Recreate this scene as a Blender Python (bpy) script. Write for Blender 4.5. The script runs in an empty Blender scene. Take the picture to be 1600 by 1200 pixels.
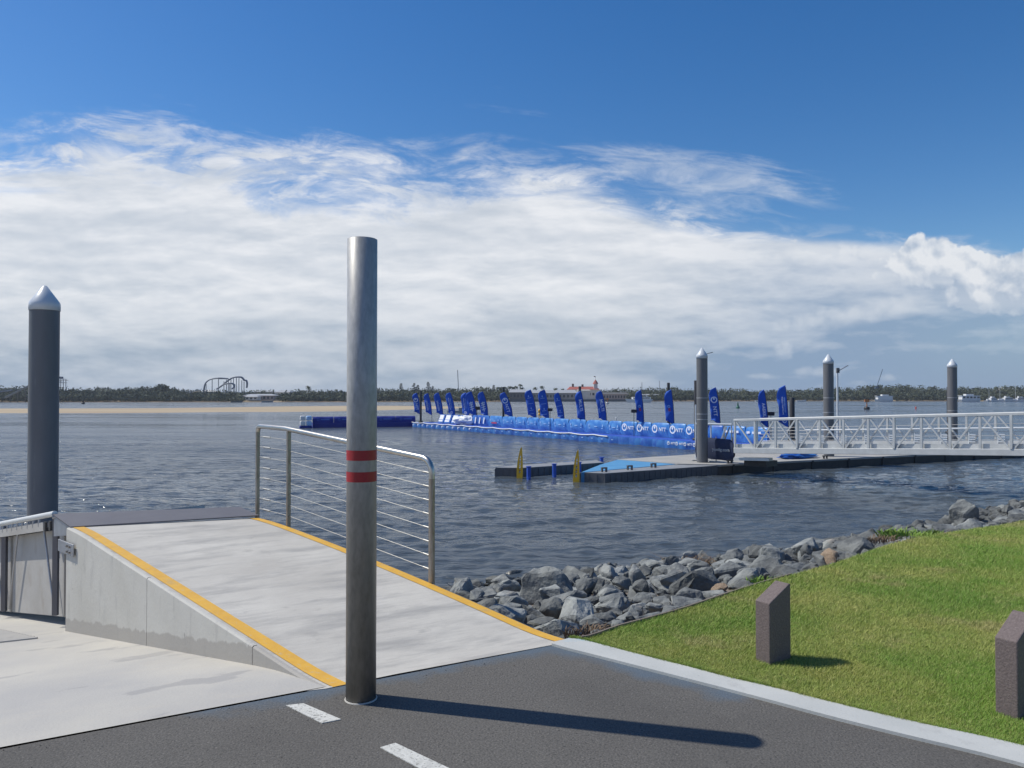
import bpy, bmesh, math, random
import numpy as np
from mathutils import Vector, Matrix, noise as mnoise

random.seed(7)
RNG = np.random.default_rng(11)
SC = bpy.context.scene
COL = SC.collection
R = math.radians

# ------------------------------------------------------------------ camera
F = 1200.0            # focal length in photo pixels (photo is 1600 wide)
CH = 1.6              # eye height over the path
PITCH = math.atan(20 / F)
cam = bpy.data.cameras.new('camera')
cam.sensor_fit = 'HORIZONTAL'; cam.sensor_width = 36
cam.lens = 36 * F / 1600
cam.clip_start = .05; cam.clip_end = 9000
camo = bpy.data.objects.new('camera', cam); COL.objects.link(camo)
camo.location = (0, 0, CH); camo.rotation_euler = (math.pi / 2 + PITCH, 0, 0)
SC.camera = camo

# ------------------------------------------------------------------ sun, exposure
SUN_EL = R(51.3)
SUN_AZ = math.atan2(-1.89, 0.50)      # clockwise from +Y
sl = bpy.data.lights.new('sun', 'SUN'); sl.energy = 4.2; sl.angle = R(.53); sl.color = (1, .945, .835)
so = bpy.data.objects.new('sun', sl); COL.objects.link(so)
sund = Vector((math.sin(SUN_AZ) * math.cos(SUN_EL), math.cos(SUN_AZ) * math.cos(SUN_EL), math.sin(SUN_EL)))
so.rotation_euler = (-sund).to_track_quat('-Z', 'Y').to_euler(); so.location = (-20, 5, 30)
SC.view_settings.view_transform = 'Standard'; SC.view_settings.look = 'None'
SC.view_settings.gamma = 1; SC.view_settings.exposure = 0.0; SC.view_settings.use_curve_mapping = False

# ------------------------------------------------------------------ sky
def build_world():
    w = bpy.data.worlds.new('World'); SC.world = w; w.use_nodes = True
    w.cycles.sampling_method = 'MANUAL'; w.cycles.sample_map_resolution = 512
    nt = w.node_tree; N = nt.nodes; L = nt.links
    bg = N['Background']; bg.inputs[1].default_value = 0.1
    def setin(s, v):
        if isinstance(v, bpy.types.NodeSocket): L.new(v, s)
        elif v is not None: s.default_value = v
    def M(op, a, b=None, c=None, clamp=False):
        n = N.new('ShaderNodeMath'); n.operation = op; n.use_clamp = clamp
        setin(n.inputs[0], a); setin(n.inputs[1], b); setin(n.inputs[2], c)
        return n.outputs[0]
    def step(v, lo, hi):      # smooth 0..1
        n = N.new('ShaderNodeMapRange'); n.interpolation_type = 'SMOOTHSTEP'; n.clamp = True
        setin(n.inputs[0], v); setin(n.inputs[1], lo); setin(n.inputs[2], hi); n.inputs[3].default_value = 0; n.inputs[4].default_value = 1
        return n.outputs[0]
    def noise(x, y, scale, detail=8, rough=.55, dist=0, z=0.0, lac=2):
        c = N.new('ShaderNodeCombineXYZ'); setin(c.inputs[0], x); setin(c.inputs[1], y); c.inputs[2].default_value = z
        n = N.new('ShaderNodeTexNoise'); n.noise_dimensions = '3D'; L.new(c.outputs[0], n.inputs['Vector'])
        n.inputs['Scale'].default_value = scale; n.inputs['Detail'].default_value = detail
        n.inputs['Roughness'].default_value = rough; n.inputs['Distortion'].default_value = dist; n.inputs['Lacunarity'].default_value = lac
        return n.outputs[0]
    def mix(f, a, b):
        n = N.new('ShaderNodeMix'); n.data_type = 'RGBA'; setin(n.inputs[0], f)
        for i, v in ((6, a), (7, b)):
            if isinstance(v, tuple): n.inputs[i].default_value = v + (1,)
            else: L.new(v, n.inputs[i])
        return n.outputs[2]
    def curve(v, pts):
        n = N.new('ShaderNodeFloatCurve'); n.inputs['Factor'].default_value = 1
        setin(n.inputs['Value'], v)
        cu = n.mapping.curves[0]
        cu.points[0].location = pts[0]; cu.points[1].location = pts[-1]
        for p in pts[1:-1]: cu.points.new(*p)
        n.mapping.update(); return n.outputs[0]
    sky = N.new('ShaderNodeTexSky'); sky.sky_type = 'NISHITA'; sky.sun_disc = False
    sky.sun_elevation = SUN_EL; sky.sun_rotation = SUN_AZ
    sky.air_density = 1.0; sky.dust_density = .3; sky.ozone_density = 2.5
    hsv = N.new('ShaderNodeHueSaturation'); hsv.inputs['Hue'].default_value = .506; hsv.inputs['Saturation'].default_value = 1.36; hsv.inputs['Value'].default_value = 1.12
    L.new(sky.outputs[0], hsv.inputs['Color'])
    blue0 = hsv.outputs[0]
    tc = N.new('ShaderNodeTexCoord'); sp = N.new('ShaderNodeSeparateXYZ'); L.new(tc.outputs['Generated'], sp.inputs[0])
    X, Y, Z = sp.outputs
    ya = M('MAXIMUM', M('ABSOLUTE', Y), .12)
    p = M('DIVIDE', X, ya)                        # tan of azimuth
    q = M('DIVIDE', Z, ya)                        # tan of elevation towards the river
    blue = mix(M('MULTIPLY', M('SUBTRACT', 1.0, step(q, -.02, .20)), .88), blue0, (2.15, 3.4, 5.2))
    t = M('MULTIPLY_ADD', p, .5, .5, clamp=True)  # p -1..1 -> 0..1
    # top edge of the cloud bank (q) over the azimuth
    edge = curve(t, [(0, .36), (.1667, .345), (.25, .355), (.333, .325), (.42, .33), (.5, .32), (.56, .305), (.60, .27), (.635, .235), (.667, .225), (.70, .220), (.75, .212), (.8, .205), (.834, .19), (.9, .17), (1, .15)])
    # wisps: streaks rising to the upper left
    px = M('ADD', M('MULTIPLY', p, 1.0), M('MULTIPLY', q, .9))
    n1 = noise(M('MULTIPLY', px, 1.0), M('MULTIPLY', q, 2.6), 3.2, 10, .66, .8, 3.7)
    n1b = noise(M('ADD', p, M('MULTIPLY', q, .6)), M('MULTIPLY', q, 3.2), 9.0, 8, .65, .6, 9.2)
    d = M('SUBTRACT', edge, q)
    calm = M('SUBTRACT', 1.0, M('MULTIPLY', step(p, .18, .36), .72))
    n1 = M('MULTIPLY_ADD', M('SUBTRACT', n1, .5), calm, .5)
    d = M('MULTIPLY', d, M('MULTIPLY_ADD', step(p, .18, .40), 2.4, 1.0))
    dd = M('ADD', d, M('MULTIPLY', M('SUBTRACT', n1, .5), .30))
    dd = M('ADD', dd, M('MULTIPLY', M('SUBTRACT', n1b, .5), .10))
    wisp = step(dd, -.035, .085)
    # blue gap under the upper wisps, left of the middle
    solid = step(M('ADD', d, M('MULTIPLY', M('SUBTRACT', n1, .5), .16)), .015, .085)
    gap = M('MULTIPLY', step(n1b, .40, .60), 1.0)
    m1 = M('MULTIPLY', wisp, M('MAXIMUM', solid, M('MULTIPLY_ADD', gap, .8, .12)))
    m1 = M('MINIMUM', m1, .96)
    # colour inside the bank
    s1 = noise(p, M('MULTIPLY', q, 4.2), 2.6, 7, .55, .5, 1.3)
    s2 = noise(M('MULTIPLY', p, .8), M('MULTIPLY', q, 4.5), 6.5, 6, .55, .3, 5.1)
    qs = M('MULTIPLY', q, 3.4)
    e1 = noise(p, qs, 7.5, 8, .60, .1, 8.8); e2 = noise(M('ADD', p, .006), M('ADD', qs, .034), 7.5, 5, .58, .1, 8.8)
    emb = M('MULTIPLY', M('SUBTRACT', e1, e2), .75)
    shade = M('ADD', M('ADD', M('MULTIPLY', s1, .45), M('MULTIPLY', s2, .25)), M('MULTIPLY', e1, .30))
    hgt = step(q, .01, .19)
    lum = M('ADD', M('ADD', M('MULTIPLY', step(shade, .38, .62), .42), emb), M('MULTIPLY', hgt, .62), clamp=True)
    rgt = step(M('SUBTRACT', p, M('MULTIPLY', q, .5)), .05, .34)
    lum = M('SUBTRACT', lum, M('MULTIPLY', rgt, .30), clamp=True)
    low = mix(rgt, (3.3, 4.15, 5.25), (2.6, 3.65, 5.2))
    ccol = mix(lum, low, (8.5, 8.65, 8.95))
    rr = M('MULTIPLY', step(p, .42, .66), M('SUBTRACT', 1.0, step(q, .06, .16)))
    m1 = M('MULTIPLY', m1, M('SUBTRACT', 1.0, M('MULTIPLY', rr, .35)))
    c1 = mix(m1, blue, ccol)
    # cumulus heaps low at the right: crisp billowing tops, soft bases
    def billow(scale, ox, oy):
        c = N.new('ShaderNodeCombineXYZ'); setin(c.inputs[0], M('ADD', p, ox)); setin(c.inputs[1], M('ADD', q, oy))
        wn = N.new('ShaderNodeTexNoise'); L.new(c.outputs[0], wn.inputs['Vector']); wn.inputs['Scale'].default_value = scale * .6; wn.inputs['Detail'].default_value = 4
        vm = N.new('ShaderNodeVectorMath'); vm.operation = 'MULTIPLY_ADD'; L.new(wn.outputs['Color'], vm.inputs[0]); vm.inputs[1].default_value = (.035,) * 3; L.new(c.outputs[0], vm.inputs[2])
        v = N.new('ShaderNodeTexVoronoi'); v.feature = 'F1'; v.inputs['Scale'].default_value = scale; v.inputs['Detail'].default_value = 1.5; v.inputs['Roughness'].default_value = .5
        L.new(vm.outputs[0], v.inputs['Vector']); return M('SUBTRACT', 1.0, v.outputs['Distance'])
    bw = billow(34, 0, 0); bwl = billow(34, .005, .010)
    cw = noise(p, q, 8, 9, .60, .35, 6.6)
    cw3 = noise(p, q, 17, 9, .56, .25, 6.1)
    cwh = noise(p, M('MULTIPLY', q, 3.0), 6, 8, .62, .5, 2.6)
    def blob(cx, cy, rx, ry, na, ba, lo, hi, nz=cw, slant=0.0, soft=1.0):
        a = M('DIVIDE', M('SUBTRACT', p, cx), rx); qq = M('SUBTRACT', q, M('MULTIPLY_ADD', M('SUBTRACT', p, cx), slant, cy)); b = M('DIVIDE', qq, ry)
        r2 = M('ADD', M('MULTIPLY', a, a), M('MULTIPLY', b, b))
        v = M('ADD', M('SUBTRACT', 1.0, r2), M('MULTIPLY', M('SUBTRACT', nz, .5), na))
        v = M('ADD', v, M('MULTIPLY', M('SUBTRACT', bw, .60), ba))
        al = step(v, lo, hi)
        return M('MULTIPLY', al, step(b, -1.15 * soft, .25))
    b1 = blob(.550, .176, .060, .038, 2.0, .45, -.12, .10, nz=cw3, soft=1.5)
    b2 = blob(.645, .148, .085, .046, 2.0, .45, -.12, .10, nz=cw3, soft=1.5)
    b3 = blob(.445, .105, .150, .020, 2.2, .6, -.3, .9, slant=.16)
    b4 = blob(.350, .070, .048, .030, 2.2, 1.8, -.1, .7)
    b5 = blob(.400, .032, .040, .010, 1.8, 1.0, -.2, .9)
    b5b = blob(.325, .026, .030, .006, 1.8, 1.0, -.2, .9)
    b5c = blob(.480, .024, .030, .008, 1.8, 1.0, -.2, .9)
    b6 = blob(.46, .185, .17, .018, 2.6, 0, -.3, .9, nz=cwh)
    b7 = blob(.50, .152, .13, .016, 2.6, .3, -.3, .9, nz=cwh)
    big = M('MAXIMUM', b1, b2)
    st = noise(M('ADD', p, M('MULTIPLY', q, 2.2)), M('MULTIPLY', q, 4.0), 7, 9, .66, .6, 4.4)
    b8 = M('MULTIPLY', blob(.24, .290, .20, .050, 3.4, 0, .15, 1.5, nz=st, slant=-.16, soft=3), .55)
    sm = M('MAXIMUM', b5, M('MAXIMUM', b5b, b5c))
    body = M('MAXIMUM', M('MAXIMUM', big, b8), M('MAXIMUM', M('MULTIPLY', b3, .75), M('MAXIMUM', M('MULTIPLY', b4, .62), M('MAXIMUM', M('MULTIPLY', sm, .40), M('MULTIPLY', M('MAXIMUM', b6, b7), .62)))))
    cw4 = noise(M('ADD', p, .010), M('ADD', q, .014), 17, 6, .56, .25, 6.1)
    lit = M('ADD', M('MULTIPLY', M('SUBTRACT', bw, bwl), .8), M('MULTIPLY', M('SUBTRACT', cw3, cw4), 3.0))
    cl = M('ADD', M('ADD', lit, M('MULTIPLY', step(cw, .35, .65), .35)), M('MULTIPLY', step(q, .10, .185), .55), clamp=True)
    cl = M('MAXIMUM', cl, M('MULTIPLY', M('SUBTRACT', 1.0, big), .70))
    cumc = mix(cl, (3.9, 4.8, 6.1), (8.0, 8.25, 8.6))
    c2 = mix(M('MINIMUM', body, .93), c1, cumc)
    L.new(c2, bg.inputs[0])
build_world()

# ------------------------------------------------------------------ pixel rays (to read positions off the photograph)
cp, sp_ = math.cos(PITCH), math.sin(PITCH)
def ray(px, py):
    a = (px - 800) / F; b = (600 - py) / F
    return a, cp - sp_ * b, sp_ + cp * b
def G(px, py, z=0.0):
    a, y, zz = ray(px, py); t = (z - CH) / zz
    return (a * t, y * t)
def W(px, py, D):
    a, y, zz = ray(px, py); t = D / y
    return Vector((a * t, D, CH + zz * t))

# ------------------------------------------------------------------ helpers
def tag(o, label=None, cat=None, group=None, kind=None):
    if label: o['label'] = label
    if cat: o['category'] = cat
    if group: o['group'] = group
    if kind: o['kind'] = kind
    return o
def empty(name, loc=(0, 0, 0), rz=0, parent=None):
    o = bpy.data.objects.new(name, None); COL.objects.link(o)
    o.location = loc; o.rotation_euler = (0, 0, rz); o.parent = parent
    o.empty_display_size = .2
    return o
def copy_tree(o, parent=None):
    c = o.copy(); COL.objects.link(c)
    if parent is not None: c.parent = parent
    for ch in [k for k in COL.objects if k.parent == o]: copy_tree(ch, c)
    return c
class MB:
    def __init__(s): s.v = []; s.f = []; s.sm = []
    def add(s, vs, fs, smooth=False):
        n = len(s.v); s.v += [tuple(v) for v in vs]; s.f += [tuple(i + n for i in f) for f in fs]; s.sm += [smooth] * len(fs); return s
    def box(s, c, d, rz=0, M=None):
        x, y, z = [k / 2 for k in d]
        vs = [Vector((i * x, j * y, k * z)) for i in (-1, 1) for j in (-1, 1) for k in (-1, 1)]
        m = Matrix.Rotation(rz, 3, 'Z') if M is None else M
        vs = [m @ v + Vector(c) for v in vs]
        return s.add(vs, [(0, 1, 3, 2), (4, 6, 7, 5), (0, 4, 5, 1), (2, 3, 7, 6), (0, 2, 6, 4), (1, 5, 7, 3)])
    def bar(s, a, b, w, h=None, up=(0, 0, 1)):      # rectangular bar between two points
        a, b = Vector(a), Vector(b); h = h or w; d = (b - a)
        if d.length < 1e-6: return s
        z = d.normalized(); u = Vector(up)
        if abs(z.dot(u)) > .98: u = Vector((1, 0, 0))
        x = z.cross(u).normalized(); y = x.cross(z).normalized()
        vs = []
        for p in (a, b):
            for i, j in ((-1, -1), (1, -1), (1, 1), (-1, 1)): vs.append(p + x * i * w / 2 + y * j * h / 2)
        return s.add(vs, [(3, 2, 1, 0), (4, 5, 6, 7), (0, 1, 5, 4), (1, 2, 6, 5), (2, 3, 7, 6), (3, 0, 4, 7)])
    def tube(s, pts, r, n=10, caps=True, smooth=True):
        pts = [Vector(p) for p in pts]; rs = r if isinstance(r, (list, tuple)) else [r] * len(pts)
        vs = []; fs = []; px = None
        for i, p in enumerate(pts):
            d = (pts[min(i + 1, len(pts) - 1)] - pts[max(i - 1, 0)]).normalized()
            if px is None:
                u = Vector((0, 0, 1)) if abs(d.z) < .9 else Vector((1, 0, 0)); px = d.cross(u).normalized()
            px = (px - d * px.dot(d)).normalized(); py = d.cross(px)
            for k in range(n):
                a = 2 * math.pi * k / n; vs.append(p + (px * math.cos(a) + py * math.sin(a)) * rs[i])
        for i in range(len(pts) - 1):
            for k in range(n):
                a = i * n + k; b = i * n + (k + 1) % n; fs.append((a, b, b + n, a + n))
        s.add(vs, fs, smooth)
        if caps:
            m = len(pts) - 1
            s.add(vs[:n], [tuple(range(n))[::-1]]); s.add(vs[m * n:], [tuple(range(n))])
        return s
    def lathe(s, prof, n=32, c=(0, 0, 0), smooth=True):
        vs = []; fs = []
        for r, z in prof:
            for k in range(n):
                a = 2 * math.pi * k / n; vs.append((c[0] + r * math.cos(a), c[1] + r * math.sin(a), c[2] + z))
        for i in range(len(prof) - 1):
            for k in range(n):
                a = i * n + k; b = i * n + (k + 1) % n; fs.append((a, b, b + n, a + n))
        return s.add(vs, fs, smooth)
    def prism(s, poly, z0, z1):      # vertical extrusion; z0, z1 numbers or functions of (x, y)
        f0 = z0 if callable(z0) else (lambda x, y: z0); f1 = z1 if callable(z1) else (lambda x, y: z1)
        n = len(poly); ar = sum(poly[i][0] * poly[(i + 1) % n][1] - poly[(i + 1) % n][0] * poly[i][1] for i in range(n))
        if ar < 0: poly = poly[::-1]
        vs = [(x, y, f0(x, y)) for x, y in poly] + [(x, y, f1(x, y)) for x, y in poly]
        fs = [tuple(range(n))[::-1], tuple(range(n, 2 * n))] + [(i, (i + 1) % n, (i + 1) % n + n, i + n) for i in range(n)]
        return s.add(vs, fs)
    def mesh(s, name):
        me = bpy.data.meshes.new(name); me.from_pydata(s.v, [], s.f); me.update()
        me.polygons.foreach_set('use_smooth', s.sm); return me
    def build(s, name, mat, parent=None, bevel=0, loc=None):
        me = s.mesh(name)
        if mat: me.materials.append(mat)
        o = bpy.data.objects.new(name, me); COL.objects.link(o); o.parent = parent
        if loc is not None: o.location = loc
        if bevel:
            m = o.modifiers.new('bevel', 'BEVEL'); m.width = bevel; m.segments = 2; m.limit_method = 'ANGLE'; m.angle_limit = R(40)
        return o
def mesh_obj(name, v, f, mat, parent=None, smooth=False):
    me = bpy.data.meshes.new(name)
    v = np.asarray(v, dtype=np.float32); f = np.asarray(f, dtype=np.int32)
    me.vertices.add(len(v)); me.vertices.foreach_set('co', v.ravel())
    k = f.shape[1]; me.loops.add(f.size); me.loops.foreach_set('vertex_index', f.ravel())
    me.polygons.add(len(f)); me.polygons.foreach_set('loop_start', np.arange(0, f.size, k, dtype=np.int32))
    me.polygons.foreach_set('use_smooth', np.full(len(f), smooth)); me.update(calc_edges=True)
    me.materials.append(mat)
    o = bpy.data.objects.new(name, me); COL.objects.link(o); o.parent = parent; return o

# ------------------------------------------------------------------ materials
def mat(name, col, rough=.7, metal=0.0, noise=None, col2=None, bump=0, bscale=50, spec=.5, stretch=(1, 1, 1), detail=6, coord='Object', rot=0, rvar=0, lo=.35, hi=.65, extra=None):
    m = bpy.data.materials.new(name); m.use_nodes = True; nt = m.node_tree; N = nt.nodes; L = nt.links
    b = N['Principled BSDF']; b.inputs['Base Color'].default_value = tuple(col) + (1,)
    b.inputs['Roughness'].default_value = rough; b.inputs['Metallic'].default_value = metal
    b.inputs['Specular IOR Level'].default_value = spec
    tc = N.new('ShaderNodeTexCoord'); mp = N.new('ShaderNodeMapping'); mp.inputs['Scale'].default_value = stretch
    if coord == 'World':
        g = N.new('ShaderNodeNewGeometry'); L.new(g.outputs['Position'], mp.inputs[0])
    else: L.new(tc.outputs[coord], mp.inputs[0])
    if rot:
        mr = N.new('ShaderNodeMapping'); mr.inputs['Rotation'].default_value = (0, 0, rot); srcv = mp.inputs[0].links[0].from_socket; L.new(srcv, mr.inputs[0]); L.new(mr.outputs[0], mp.inputs[0])
    cur = None
    if noise:
        n = N.new('ShaderNodeTexNoise'); n.inputs['Scale'].default_value = noise; n.inputs['Detail'].default_value = detail; n.inputs['Roughness'].default_value = .6
        L.new(mp.outputs[0], n.inputs['Vector'])
        r = N.new('ShaderNodeMapRange'); r.inputs[1].default_value = lo; r.inputs[2].default_value = hi; L.new(n.outputs[0], r.inputs[0])
        x = N.new('ShaderNodeMix'); x.data_type = 'RGBA'; L.new(r.outputs[0], x.inputs[0])
        x.inputs[6].default_value = tuple(col) + (1,); x.inputs[7].default_value = tuple(col2 or [c * .7 for c in col]) + (1,)
        cur = x.outputs[2]
        if rvar:
            rr = N.new('ShaderNodeMath'); rr.operation = 'MULTIPLY_ADD'; L.new(n.outputs[0], rr.inputs[0]); rr.inputs[1].default_value = rvar; rr.inputs[2].default_value = rough - rvar / 2
            L.new(rr.outputs[0], b.inputs['Roughness'])
    for e in (extra or []):     # further colour layers: (scale, detail, lo, hi, colour, factor, stretch)
        sc, de, l, h, c, fac, st = e
        mp2 = N.new('ShaderNodeMapping'); mp2.inputs['Scale'].default_value = st; mp2.inputs['Location'].default_value = (sc * 3.1, 7.7, 2.2)
        L.new(mp.inputs[0].links[0].from_socket, mp2.inputs[0])
        n = N.new('ShaderNodeTexNoise'); n.inputs['Scale'].default_value = sc; n.inputs['Detail'].default_value = de; n.inputs['Roughness'].default_value = .62
        L.new(mp2.outputs[0], n.inputs['Vector'])
        r = N.new('ShaderNodeMapRange'); r.inputs[1].default_value = l; r.inputs[2].default_value = h; r.inputs[4].default_value = fac; L.new(n.outputs[0], r.inputs[0])
        x = N.new('ShaderNodeMix'); x.data_type = 'RGBA'; L.new(r.outputs[0], x.inputs[0])
        if cur: L.new(cur, x.inputs[6])
        else: x.inputs[6].default_value = tuple(col) + (1,)
        x.inputs[7].default_value = tuple(c) + (1,); cur = x.outputs[2]
    if cur: L.new(cur, b.inputs['Base Color'])
    if bump:
        n = N.new('ShaderNodeTexNoise'); n.inputs['Scale'].default_value = bscale; n.inputs['Detail'].default_value = 5; L.new(mp.outputs[0], n.inputs['Vector'])
        u = N.new('ShaderNodeBump'); u.inputs['Strength'].default_value = bump; u.inputs['Distance'].default_value = min(.02, .45 / bscale)
        L.new(n.outputs[0], u.inputs['Height']); L.new(u.outputs[0], b.inputs['Normal'])
    return m

CONC = (.43, .42, .385)
M_ = {}
M_['asphalt'] = mat('asphalt', (.080, .076, .069), .9, noise=85, col2=(.140, .133, .122), lo=.38, hi=.66, bump=1.0, bscale=90, coord='World', detail=5,
    extra=[(1.1, 5, .45, .7, (.072, .068, .062), .6, (1, 1, 1)), (4.5, 6, .58, .70, (.13, .124, .112), .5, (1, 1, 1)), (90, 2, .62, .70, (.27, .25, .23), .5, (1, 1, 1)), (60, 2, .40, .32, (.03, .03, .03), .7, (1, 1, 1))])
def add_edge_paint(m):
    """blue chalk overspray that follows the joint between asphalt and concrete"""
    nt = m.node_tree; N = nt.nodes; L = nt.links; b = N['Principled BSDF']
    src = b.inputs['Base Color'].links[0].from_socket
    a = N.new('ShaderNodeAttribute'); a.attribute_name = 'edge_d'
    g = N.new('ShaderNodeNewGeometry'); n = N.new('ShaderNodeTexNoise'); n.inputs['Scale'].default_value = 3.2; n.inputs['Detail'].default_value = 7; n.inputs['Roughness'].default_value = .65
    L.new(g.outputs['Position'], n.inputs['Vector'])
    s = N.new('ShaderNodeMath'); s.operation = 'MULTIPLY_ADD'; L.new(n.outputs[0], s.inputs[0]); s.inputs[1].default_value = -.42; L.new(a.outputs['Fac'], s.inputs[2])
    r = N.new('ShaderNodeMapRange'); L.new(s.outputs[0], r.inputs[0]); r.inputs[1].default_value = -.20; r.inputs[2].default_value = -.06; r.inputs[3].default_value = .62; r.inputs[4].default_value = 0
    x = N.new('ShaderNodeMix'); x.data_type = 'RGBA'; L.new(r.outputs[0], x.inputs[0]); L.new(src, x.inputs[6]); x.inputs[7].default_value = (.085, .135, .19, 1)
    L.new(x.outputs[2], b.inputs['Base Color'])
add_edge_paint(M_['asphalt'])
M_['slab'] = mat('boat_ramp_concrete', (.40, .39, .37), .82, noise=1.1, col2=(.49, .47, .42), bump=.25, bscale=60, coord='World', rot=-R(29.5),
    extra=[(1.3, 4, .61, .65, (.26, .255, .255), .5, (1.0, 2.0, 1)), (4, 6, .55, .75, (.50, .455, .38), .35, (1, 3, 1)), (90, 2, .66, .72, (.25, .24, .23), .4, (1, 1, 1))])
M_['ramp'] = mat('broomed_concrete', (.44, .42, .38), .85, noise=1.0, col2=(.55, .53, .48), bump=.2, bscale=80, coord='World', rot=-R(29.5),
    extra=[(1.6, 9, .48, .66, (.285, .28, .268), .7, (.9, 3.6, 1)), (7, 6, .5, .8, (.62, .60, .56), .35, (.8, 5, 1)), (22, 3, .5, .7, (.34, .33, .31), .35, (.35, 5, 1)), (2.7, 4, .64, .70, (.26, .25, .235), .35, (1, 1, 1)), (60, 3, .66, .72, (.28, .27, .25), .5, (1, 1, 1))])
M_['wall'] = mat('formed_concrete', (.46, .448, .405), .8, noise=1.5, col2=(.53, .52, .48), bump=.15, bscale=30, coord='World',
    extra=[(5, 7, .56, .72, (.33, .325, .31), .55, (2.2, 2.2, .5)), (11, 3, .70, .74, (.22, .21, .2), .6, (1.6, 1.6, .6)), (80, 2, .7, .74, (.2, .2, .19), .5, (1, 1, 1))])
def add_damp(m):
    nt = m.node_tree; N = nt.nodes; L = nt.links; b = N['Principled BSDF']
    src = b.inputs['Base Color'].links[0].from_socket
    a = N.new('ShaderNodeAttribute'); a.attribute_name = 'height'
    g = N.new('ShaderNodeNewGeometry'); mp = N.new('ShaderNodeMapping'); mp.inputs['Scale'].default_value = (9, 9, 2.2); L.new(g.outputs['Position'], mp.inputs[0])
    n = N.new('ShaderNodeTexNoise'); n.inputs['Scale'].default_value = 1; n.inputs['Detail'].default_value = 6; L.new(mp.outputs[0], n.inputs['Vector'])
    s = N.new('ShaderNodeMath'); s.operation = 'MULTIPLY_ADD'; L.new(n.outputs[0], s.inputs[0]); s.inputs[1].default_value = -.13; L.new(a.outputs['Fac'], s.inputs[2])
    r = N.new('ShaderNodeMapRange'); L.new(s.outputs[0], r.inputs[0]); r.inputs[1].default_value = .045; r.inputs[2].default_value = .058; r.inputs[3].default_value = .75; r.inputs[4].default_value = 0
    x = N.new('ShaderNodeMix'); x.data_type = 'RGBA'; L.new(r.outputs[0], x.inputs[0]); L.new(src, x.inputs[6]); x.inputs[7].default_value = (.335, .315, .285, 1)
    L.new(x.outputs[2], b.inputs['Base Color'])
add_damp(M_['wall'])
M_['kerb'] = mat('kerb_concrete', (.44, .455, .44), .8, noise=2.2, col2=(.51, .52, .50), bump=.2, bscale=70, coord='World',
    extra=[(5, 7, .58, .70, (.33, .33, .32), .5, (1, 1, 1)), (1.6, 5, .58, .66, (.20, .42, .56), .6, (1, 1, 1)), (60, 3, .66, .72, (.2, .2, .19), .5, (1, 1, 1))])
M_['yellow'] = mat('yellow_paint', (.72, .41, .045), .6, noise=9, col2=(.64, .35, .04), bump=.15, bscale=90, coord='World', extra=[(30, 4, .58, .70, (.50, .42, .27), .6, (1, 1, 1)), (5, 6, .60, .68, (.42, .33, .17), .45, (1, 1, 1))])
M_['white_line'] = mat('white_line_paint', (.62, .62, .58), .7, noise=30, col2=(.52, .52, .48), bump=.5, bscale=130, coord='World', extra=[(60, 4, .56, .64, (.13, .13, .12), .8, (1, 1, 1)), (9, 5, .56, .72, (.32, .32, .30), .6, (1, 1, 1))])
M_['galv'] = mat('galvanised_steel', (.33, .33, .32), .46, .16, noise=45, col2=(.45, .447, .435), bump=.06, bscale=50, stretch=(1, 1, .35), rvar=.2,
    extra=[(9, 4, .5, .7, (.34, .345, .345), .6, (1, 1, .2)), (6, 5, .60, .72, (.44, .39, .31), .25, (2, 2, .5))])
M_['stainless'] = mat('stainless_steel', (.56, .54, .50), .32, 1.0, noise=8, col2=(.50, .46, .40), stretch=(3, 3, .7))
M_['wire'] = mat('stainless_wire', (.42, .42, .40), .45, .7, noise=20, col2=(.34, .33, .31))
M_['stain_post'] = mat('tarnished_steel', (.40, .37, .33), .45, .9, noise=14, col2=(.28, .235, .19), stretch=(3, 3, .6))
M_['alu'] = mat('aluminium', (.66, .67, .66), .45, .3, noise=4, col2=(.57, .58, .57))
M_['alu_grey'] = mat('weathered_aluminium', (.42, .43, .45), .45, .7, noise=6, col2=(.34, .34, .35), bump=.05, bscale=80)
M_['plate'] = mat('dark_plate', (.135, .132, .145), .6, .25, noise=3, col2=(.155, .152, .163), bump=.12, bscale=200)
M_['pile'] = mat('grey_pile_sleeve', (.15, .155, .165), .50, 0, noise=3, col2=(.12, .122, .128), bump=.05, bscale=30, stretch=(1, 1, .25), extra=[(14, 4, .62, .75, (.24, .24, .24), .4, (1, 1, .15))])
M_['cap'] = mat('white_cap', (.62, .66, .70), .35, 0, noise=4, col2=(.56, .60, .64))
M_['black'] = mat('black_plastic', (.018, .019, .022), .5, 0, noise=8, col2=(.03, .03, .035))
M_['rubber'] = mat('dark_rubber', (.03, .03, .033), .6, 0, noise=5, col2=(.05, .05, .05))
M_['float'] = mat('grey_float', (.12, .125, .14), .55, 0, noise=5, col2=(.09, .095, .105), bump=.1, bscale=20)
M_['float_top'] = mat('grey_float_top', (.27, .28, .29), .6, 0, noise=3, col2=(.22, .23, .24), bump=.1, bscale=30)
M_['dock_side'] = mat('dock_fender', (.055, .052, .052), .6, 0, noise=4, col2=(.035, .034, .034))
M_['deck'] = mat('dock_concrete', (.33, .325, .30), .8, noise=1.2, col2=(.40, .385, .36), coord='World', extra=[(2, 5, .6, .7, (.30, .29, .27), .5, (1, 1, 1))])
M_['blue_mat'] = mat('light_blue_mat', (.07, .25, .47), .7, noise=2, col2=(.09, .30, .53), coord='World')
M_['blue_float'] = mat('blue_float', (.02, .07, .42), .5, 0, noise=4, col2=(.035, .11, .50))
M_['flag'] = mat('flag_fabric', (.010, .085, .45), .75, 0, noise=2.5, col2=(.016, .11, .54))
M_['flag_dark'] = mat('navy_blue_vinyl', (.006, .020, .22), .55, 0, noise=1.5, col2=(.01, .03, .27))
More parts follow.
